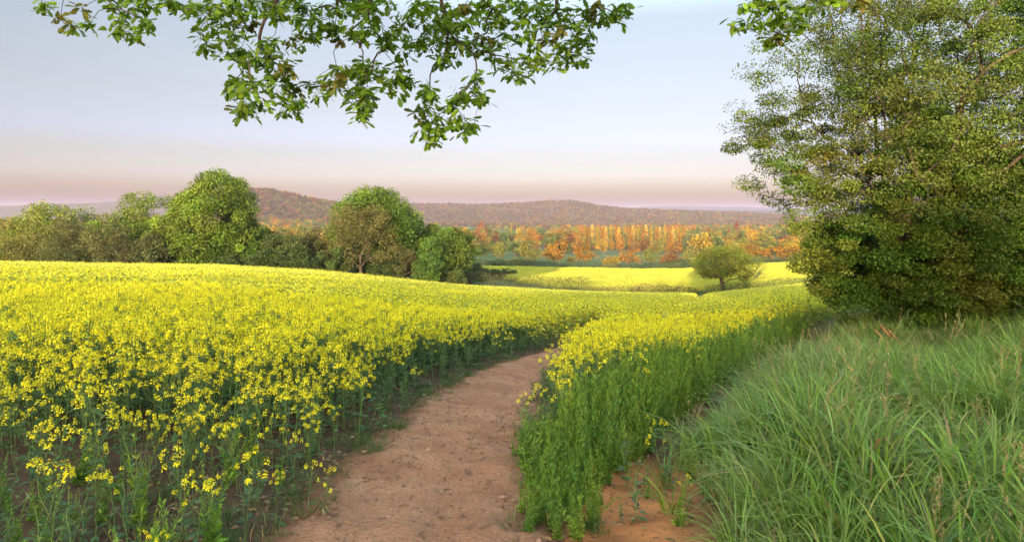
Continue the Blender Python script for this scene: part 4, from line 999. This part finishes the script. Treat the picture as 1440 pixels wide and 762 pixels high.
def haw_tint(T, rng):
    k = sstep(.3, .7, vnoise(T[:, 0] / .8, T[:, 2] / .8, 13))[:, None]; g = sstep(10.0, 12.5, T[:, 0])[:, None]
    a = np.array([.105, .13, .016]) * (1 - k) + np.array([.06, .11, .012]) * k
    return a * (1 - g) + np.array([.05, .11, .014]) * g
hx, hy = 11.0, 16.2; hz = float(H(hx, hy)) - .2
near_plant('hawthorn_bush', 'dense rounded olive green bush filling the hedge below the tall right tree', 'bush', (hx, hy, hz),
           [((11.3, 16.3, 1.35), (4.5, 3.0, 2.75), .8, .62, -1), ((9.9, 15.9, .0), (2.5, 2.0, 1.5), .2, .6, -1)], 1350, 380, .056, (.1, .13, .03), 72,
           [(hx, hy, hz), (hx, hy, hz + .6), (hx - .2, hy, hz + 1.2)], .005, .12, .34, tintfn=haw_tint)
gx, gy = 15.4, 15.2; gz = float(H(gx, gy)) - .2
near_plant('hedge_tree', 'vivid green leafy hedge tree at the far right margin of the view', 'tree', (gx, gy, gz),
           [((14.4, 15.0, 3.6), (3.3, 2.6, 4.6), 1, .55, -.98)], 900, 260, .058, (.055, .12, .015), 73,
           [(gx, gy, gz), (gx, gy, gz + 1.2), (gx - .2, gy, gz + 2.4)], .006, .2, .4)
# bare stems at the bush's foot, orange light painted into their bark
sx, sy = P(1262, 13.2), 13.2; sz = float(H(sx, sy))
t = thing('cut_hedge_stump', 'cluster of bare leaning stems coloured orange-lit at the foot of the right hedge', 'stems', (sx, sy, sz - .1))
for k, (a, b) in enumerate([((-.22, 0), (-.30, .62)), ((-.08, .05), (-.16, .72)), ((.05, -.04), (-.05, .64)), ((.16, .03), (.02, .55)), ((.26, .08), (.10, .40))]):
    m = MB(); tube(m, [(a[0] + .15, a[1], -.1), (a[0], a[1], .25), ((a[0] + b[0]) / 2 + .02, a[1] * .5, b[1] * .6), (b[0] - .12, a[1] + .1, b[1])], [.045, .038, .032, .024], 7)
    obj('stem', m, M_LITBARK, t, smooth=True)

# ------------------------------------------------------------------ the oak overhead with its hanging sprays
A = [(60, 8), (85, 26), (112, 12), (128, 34), (104, 40), (155, 3), (158, 12), (175, 18), (195, 15), (205, 30), (165, 42), (185, 45), (190, 50), (170, 30), (198, 3), (214, 8), (203, 33), (253, 3)]
c1 = [(330, 10), (380, 40), (450, 40), (500, 60), (520, 80), (500, 170), (560, 150), (570, 240), (540, 250), (590, 60), (610, 90), (640, 130), (700, 60), (680, 120), (660, 210), (700, 190), (650, 285), (690, 290), (730, 260), (760, 80), (780, 130), (740, 140), (560, 20), (630, 20), (700, 10)]
c1b = [(850, 60), (900, 40), (920, 90), (870, 20), (960, 20), (830, 230), (880, 220), (910, 240), (860, 290), (770, 310), (830, 340), (730, 340), (880, 300), (900, 360), (960, 370), (990, 360), (680, 440), (660, 470), (740, 420), (720, 480), (750, 500), (790, 440), (890, 430), (920, 400), (960, 440), (980, 470), (890, 500), (1020, 470), (740, 560), (720, 580), (790, 600), (730, 600), (830, 540), (950, 540), (1000, 550), (1030, 560), (1000, 590), (970, 590)]
c1c = [(1010, 90), (1060, 40), (1100, 60), (1050, 130), (1000, 210), (1020, 240), (1090, 200), (1110, 190), (1160, 140), (1200, 130), (1230, 140), (1250, 200), (1180, 40), (1240, 50), (1280, 60), (1330, 60), (1020, 20), (1120, 100)]
c1d = [(1380, 30), (1320, 160), (1340, 200), (1390, 180), (1120, 450), (1150, 510), (1200, 480), (1240, 360), (1210, 420), (1230, 450), (1290, 400), (1340, 370), (1380, 340), (1400, 390), (1310, 500), (1340, 560), (1380, 520), (1400, 560), (1370, 620), (1380, 480)]
c2a = [(20, 340), (50, 330), (20, 380), (80, 370), (130, 330), (200, 330), (140, 430), (180, 400), (230, 390), (260, 400), (210, 450), (30, 440), (20, 480), (50, 510), (30, 570), (60, 70), (20, 30), (60, 140), (110, 110), (130, 200), (150, 230), (100, 60), (180, 30), (200, 130), (180, 170)]
c2b = [(250, 200), (250, 270), (300, 210), (330, 230), (260, 130), (290, 60), (340, 60), (330, 120), (380, 40), (400, 110), (360, 180), (420, 150), (440, 200), (400, 230), (480, 60), (460, 120), (520, 120), (500, 200), (470, 210), (430, 290), (470, 290), (300, 20), (440, 80), (430, 20)]
c2c = [(520, 220), (560, 230), (590, 240), (560, 110), (540, 30), (620, 40), (680, 50), (650, 110), (640, 180), (620, 200), (640, 260), (700, 120), (750, 110), (740, 170), (710, 210), (690, 280), (720, 340), (760, 290), (780, 350), (800, 390), (850, 370), (820, 300), (870, 290), (600, 80), (660, 20), (720, 70), (730, 20)]
c2d = [(920, 280), (980, 320), (900, 330), (1030, 230), (1050, 290), (1080, 260), (1140, 290), (1100, 190), (1140, 220), (960, 200), (1010, 150), (920, 150), (860, 180), (820, 110), (850, 60), (900, 40), (960, 90), (1000, 50), (1050, 50), (1090, 120), (1150, 60), (1120, 120), (1170, 150), (1200, 30), (1230, 80), (1180, 80), (1280, 60), (1300, 100), (1330, 60), (1350, 20), (790, 30), (830, 20), (960, 140), (900, 230), (1000, 260), (880, 100), (1020, 100), (800, 200)]
c2e = [(370, 460), (340, 520), (320, 550), (390, 490), (360, 440), (480, 500), (520, 460), (540, 490), (500, 530), (600, 390), (590, 430), (630, 490), (600, 480), (350, 600), (400, 590), (420, 570), (470, 620), (520, 590), (560, 620), (590, 620), (540, 650), (330, 660), (380, 650), (370, 700), (410, 660), (470, 285), (420, 300)]
f7 = [(140, 100), (180, 110), (200, 30), (250, 20), (230, 90), (300, 40), (330, 80), (280, 180), (330, 160), (390, 140), (410, 110), (450, 30), (380, 60), (430, 70), (500, 20), (560, 10), (680, 10), (270, 110), (350, 20)]
C1 = lambda l: [(148 + a / 3.81, b / 3.81) for a, b in l]
C2 = lambda l: [(500 + a / 3.545, b / 3.545) for a, b in l]
C7 = lambda l: [(990 + a / 3.175, b / 3.175) for a, b in l]
SPRAYS = [(A, 150, 6.2, 'spray at top left'), (C1(c1), 330, 6.0, ''), (C1(c1b), 370, 5.8, ''), (C1(c1c), 460, 6.1, ''), (C1(c1d) + C2(c2a), 512, 5.7, ''), (C2(c2b) + C2(c2e), 620, 5.9, ''), (C2(c2c), 690, 6.2, ''), (C2(c2d), 790, 6.0, ''), (C7(f7), 1090, 5.6, '')]
def oak_leaf():
    """outline of a lobed leaf, unit length along +x, as a fan of quads each side of the midrib"""
    prof = [(0, .02), (.16, .06), (.26, .15), (.34, .08), (.45, .22), (.54, .12), (.67, .27), (.77, .15), (.87, .19), (.97, .07), (1.0, 0)]
    return np.array(prof)
LP = oak_leaf()
def oak_leaves(mb, c, axis, nrm, L, tint, rng):
    n = len(c); axis = unit(axis); side = unit(np.cross(axis, nrm)); up = np.cross(side, axis)
    m = len(LP); t = LP[:, 0][None, :, None]; w = LP[:, 1][None, :, None]
    Ls = np.asarray(L)[:, None, None]; cur = rng.uniform(-.05, .32, (n, 1, 1)); fo = rng.uniform(.0, .35, (n, 1, 1))
    mid = c[:, None, :] + axis[:, None, :] * t * Ls - up[:, None, :] * cur * t ** 2 * Ls
    a = mid + side[:, None, :] * w * Ls + up[:, None, :] * fo * w * Ls; b = mid - side[:, None, :] * w * Ls + up[:, None, :] * fo * w * Ls
    V = np.concatenate([mid, a, b], 1).reshape(-1, 3)
    base = np.arange(n)[:, None] * 3 * m; i = np.arange(m - 1)[None, :]
    q1 = np.stack([base + i, base + i + 1, base + m + i + 1, base + m + i], -1); q2 = np.stack([base + i, base + 2 * m + i, base + 2 * m + i + 1, base + i + 1], -1)
    mb.add(V, quads=np.concatenate([q1.reshape(-1, 4), q2.reshape(-1, 4)]), tint=np.repeat(tint, 3 * m, 0))
ox, oy = -1.6, -3.4; oz = float(H(ox, oy)) - .3
oak = thing('oak_tree', 'oak overhead whose leafy sprays hang into the top of the view', 'tree', (ox, oy, oz))
O = np.array([ox, oy, oz]); rng = np.random.default_rng(77)
limb_mb = MB()
top = np.array([ox + .1, oy + .2, oz + 4.6])
for k, (cl, rpx, d0, _) in enumerate(SPRAYS):
    cl = np.asarray(cl, float)
    dd = d0 + rng.normal(0, .22, len(cl)) + .3 * fnoise(cl[:, 0] / 60, cl[:, 1] / 60, 5 + k, 2) * 2
    T = np.stack([P(cl[:, 0], dd), dd, ZR(cl[:, 1], dd)], -1)
    rt0 = np.array([P(rpx, d0), d0 - .1, ZR(-70, d0)]); rt1 = np.array([P(rpx, d0), d0, ZR(-22, d0)])
    # a few extra leafy twigs just above the frame
    ex = np.stack([P(rpx + rng.uniform(-45, 45, 8), d0), d0 + rng.normal(0, .3, 8), ZR(rng.uniform(-60, -12, 8), d0)], -1)
    T = np.concatenate([T, ex])
    nodes, par, tip = grow([rt0, rt1], T, rng, .09, .13, .18, up=-9)
    sp = MB(); limbs(sp, nodes - O, par, .0022, .022, 5, 2.3)
    spo = obj('branch', sp, M_TWIG, oak, smooth=True)
    lf = MB()
    for q in range(len(T)):
        n = int(rng.integers(14, 22)); c = T[q] + rng.normal(size=(n, 3)) * .03
        a = rng.uniform(0, 6.28, n); ax = np.stack([np.cos(a), np.sin(a), rng.uniform(-1.15, .35, n)], -1)
        nr = np.stack([rng.normal(size=n) * .5 + np.cos(a) * .4, rng.normal(size=n) * .5 + np.sin(a) * .4, rng.uniform(.5, 1.3, n)], -1)
        L = rng.uniform(.07, .12, n)
        tn = vary((.10, .18, .018) if rng.uniform() < .88 else (.10, .105, .022), n, rng, .22, .06)
        oak_leaves(lf, c - O, ax, nr, L, tn, rng)
    obj('foliage', lf, M_OAKLEAF, spo)
    # limb from the trunk out to this spray
    tgt = rt0 - O; st_ = top - O + np.array([0, 0, .35 * (k % 3)])
    ctrl = [st_, st_ + (tgt - st_) * .3 + [0, 0, .7], st_ + (tgt - st_) * .65 + [0, 0, .8], tgt + [0, -.15, .12], tgt]
    pts_ = np.asarray(ctrl); ts = np.linspace(0, 4, 15); pts_ = np.stack([np.interp(ts, range(5), pts_[:, i]) for i in range(3)], -1); pts_[1:-1] += rng.normal(size=(13, 3)) * .05
    lm = MB(); tube(lm, pts_, np.linspace(.12, .022, 15), 8); obj('limb', lm, M_BARK, oak, smooth=True)
tm = MB(); tube(tm, [(0, 0, -.3), (0, 0, .2), (.02, 0, 1.2), (.05, .1, 2.8), (.1, .2, 4.4), (.1, .2, 5.6), (.2, .1, 7.5), (.1, 0, 9.5)], [.62, .5, .42, .38, .34, .28, .17, .04], 14)
# root flare and upper crown, above and behind the view
rngc = np.random.default_rng(78)
T = crown_targets(80, rngc, np.array([0, -.9, 8.4]), (7.5, 5.6, 4.6), .35, -.75, .35)
w = T + O; T = T[(w[:, 2] > CAMZ + .337 * np.clip(w[:, 1], 0, None) + 1.5)]
nodes, par, tip = grow([np.array([.1, .2, 5.2]), np.array([.15, .15, 6.4])], T, rngc, .7, .1, .3)
limbs(tm, nodes, par, .018, .16, 6, 2.3)
obj('trunk', tm, M_BARK, oak, smooth=True)
cm = MB(); clump_leaves(cm, T, 1.0 * rngc.uniform(.7, 1.2, len(T)), 80, .16, (.10, .16, .022), rngc); obj('crown', cm, M_OAKLEAF, oak)

# ------------------------------------------------------------------ camera, light, sky, air
cam = bpy.data.cameras.new('camera'); co = bpy.data.objects.new('camera', cam); COL.objects.link(co); SC.camera = co
cam.sensor_width = 36; cam.lens = 36 * F / 1440; cam.shift_y = -81 / 1440; cam.clip_end = 30000; cam.clip_start = .05
co.location = (0, 0, CAMZ); co.rotation_euler = (R(90), 0, 0)
SUN_EL, SUN_AZ = R(8.0), R(195)      # azimuth clockwise from +Y: low, behind the camera and to its left
sd = Vector((math.sin(SUN_AZ) * math.cos(SUN_EL), math.cos(SUN_AZ) * math.cos(SUN_EL), math.sin(SUN_EL)))
su = bpy.data.lights.new('sun', 'SUN'); so = bpy.data.objects.new('sun', su); COL.objects.link(so)
su.energy = 2.0; su.angle = R(.6); su.color = (1, .73, .44); so.rotation_euler = sd.to_track_quat('Z', 'Y').to_euler(); so.location = (-20, -40, 30)
wd = bpy.data.worlds.new('World'); SC.world = wd; wd.use_nodes = True
nt = wd.node_tree; nt.nodes.clear(); L = nt.links.new
wo = N(nt, 'ShaderNodeOutputWorld'); bg = N(nt, 'ShaderNodeBackground'); bg.inputs[1].default_value = .15
sky = N(nt, 'ShaderNodeTexSky', sky_type='NISHITA'); sky.sun_disc = False; sky.sun_elevation = SUN_EL; sky.sun_rotation = SUN_AZ; sky.air_density = 1.0; sky.dust_density = 1.2; sky.ozone_density = 1.5
tc = N(nt, 'ShaderNodeTexCoord'); sx_ = N(nt, 'ShaderNodeSeparateXYZ'); L(tc.outputs['Generated'], sx_.inputs[0])
cr = N(nt, 'ShaderNodeValToRGB'); L(sx_.outputs['Z'], cr.inputs[0])
els = [(0.0, (0.123, 0.094, 0.114)), (0.0112, (0.119, 0.091, 0.108)), (0.028, (0.126, 0.099, 0.124)), (0.056, (0.176, 0.149, 0.207)), (0.0895, (0.184, 0.149, 0.18)), (0.1116, (0.205, 0.162, 0.207)), (0.166, (0.234, 0.174, 0.176)), (0.219, (0.262, 0.193, 0.182)), (0.29, (0.296, 0.223, 0.198)), (0.45, (0.9, 0.72, 0.528)), (0.65, (1.536, 1.272, 0.864)), (1.0, (1.536, 1.272, 0.864))]
while len(cr.color_ramp.elements) < len(els): cr.color_ramp.elements.new(.5)
for e, (q, c) in zip(cr.color_ramp.elements, els): e.position = q; e.color = (*c, 1)
mx = N(nt, 'ShaderNodeMix', data_type='RGBA', blend_type='MULTIPLY'); mx.inputs[0].default_value = 1
mr = N(nt, 'ShaderNodeMapRange', interpolation_type='SMOOTHSTEP'); L(sx_.outputs['Y'], mr.inputs['Value'])   # the side towards the sun is far brighter
for q, v_ in (('From Min', .05), ('From Max', -.6), ('To Min', 0), ('To Max', 1)): mr.inputs[q].default_value = v_
ms_ = N(nt, 'ShaderNodeMix', data_type='RGBA'); L(mr.outputs[0], ms_.inputs[0]); L(cr.outputs[0], ms_.inputs[6]); ms_.inputs[7].default_value = (1.4, 1.19, .88, 1)
L(sky.outputs[0], mx.inputs[6]); L(ms_.outputs[2], mx.inputs[7]); mpw = N(nt, 'ShaderNodeMapping'); mpw.inputs['Scale'].default_value = (2.2, 2.2, 34); L(tc.outputs['Generated'], mpw.inputs[0])   # faint level streaks of thin cloud
nzw = N(nt, 'ShaderNodeTexNoise'); nzw.inputs['Scale'].default_value = 1.6; nzw.inputs['Detail'].default_value = 5; L(mpw.outputs[0], nzw.inputs[0])
mrw = N(nt, 'ShaderNodeMapRange'); L(nzw.outputs[0], mrw.inputs[0])
for q, v_ in (('From Min', .48), ('From Max', .72), ('To Min', 1.0), ('To Max', .98)): mrw.inputs[q].default_value = v_
mxc = N(nt, 'ShaderNodeVectorMath', operation='SCALE'); L(mx.outputs[2], mxc.inputs[0]); L(mrw.outputs[0], mxc.inputs['Scale']); L(mxc.outputs[0], bg.inputs[0]); L(bg.outputs[0], wo.inputs[0])
HAZE = True
if HAZE:
    m, nt, out = new_mat('morning haze'); v = N(nt, 'ShaderNodeVolumePrincipled'); v.inputs['Density'].default_value = .00008; v.inputs['Color'].default_value = (.42, .44, .80, 1); v.inputs['Anisotropy'].default_value = .0
    nt.links.new(v.outputs[0], out.inputs['Volume'])
    lo = min((float((o.matrix_world @ Vector(c)).z) for o in COL.objects if o.type == 'MESH' and o.get('kind') == 'structure' for c in o.bound_box), default=-60) - 1
    hb = MB(); box(hb, -14000, 14000, -300, 14000, lo, 110); tag(obj('haze', hb, m), kind='stuff')
vs = SC.view_settings; vs.view_transform = 'Standard'; vs.look = 'None'; vs.gamma = 1; vs.use_curve_mapping = False; vs.exposure = 3.05
SC.display_settings.display_device = 'sRGB'
cy = SC.cycles; cy.use_denoising = True; cy.use_adaptive_sampling = False; cy.max_bounces = 6; cy.diffuse_bounces = 3; cy.glossy_bounces = 2; cy.transmission_bounces = 4; cy.transparent_max_bounces = 8; cy.volume_bounces = 0; cy.sample_clamp_indirect = 4
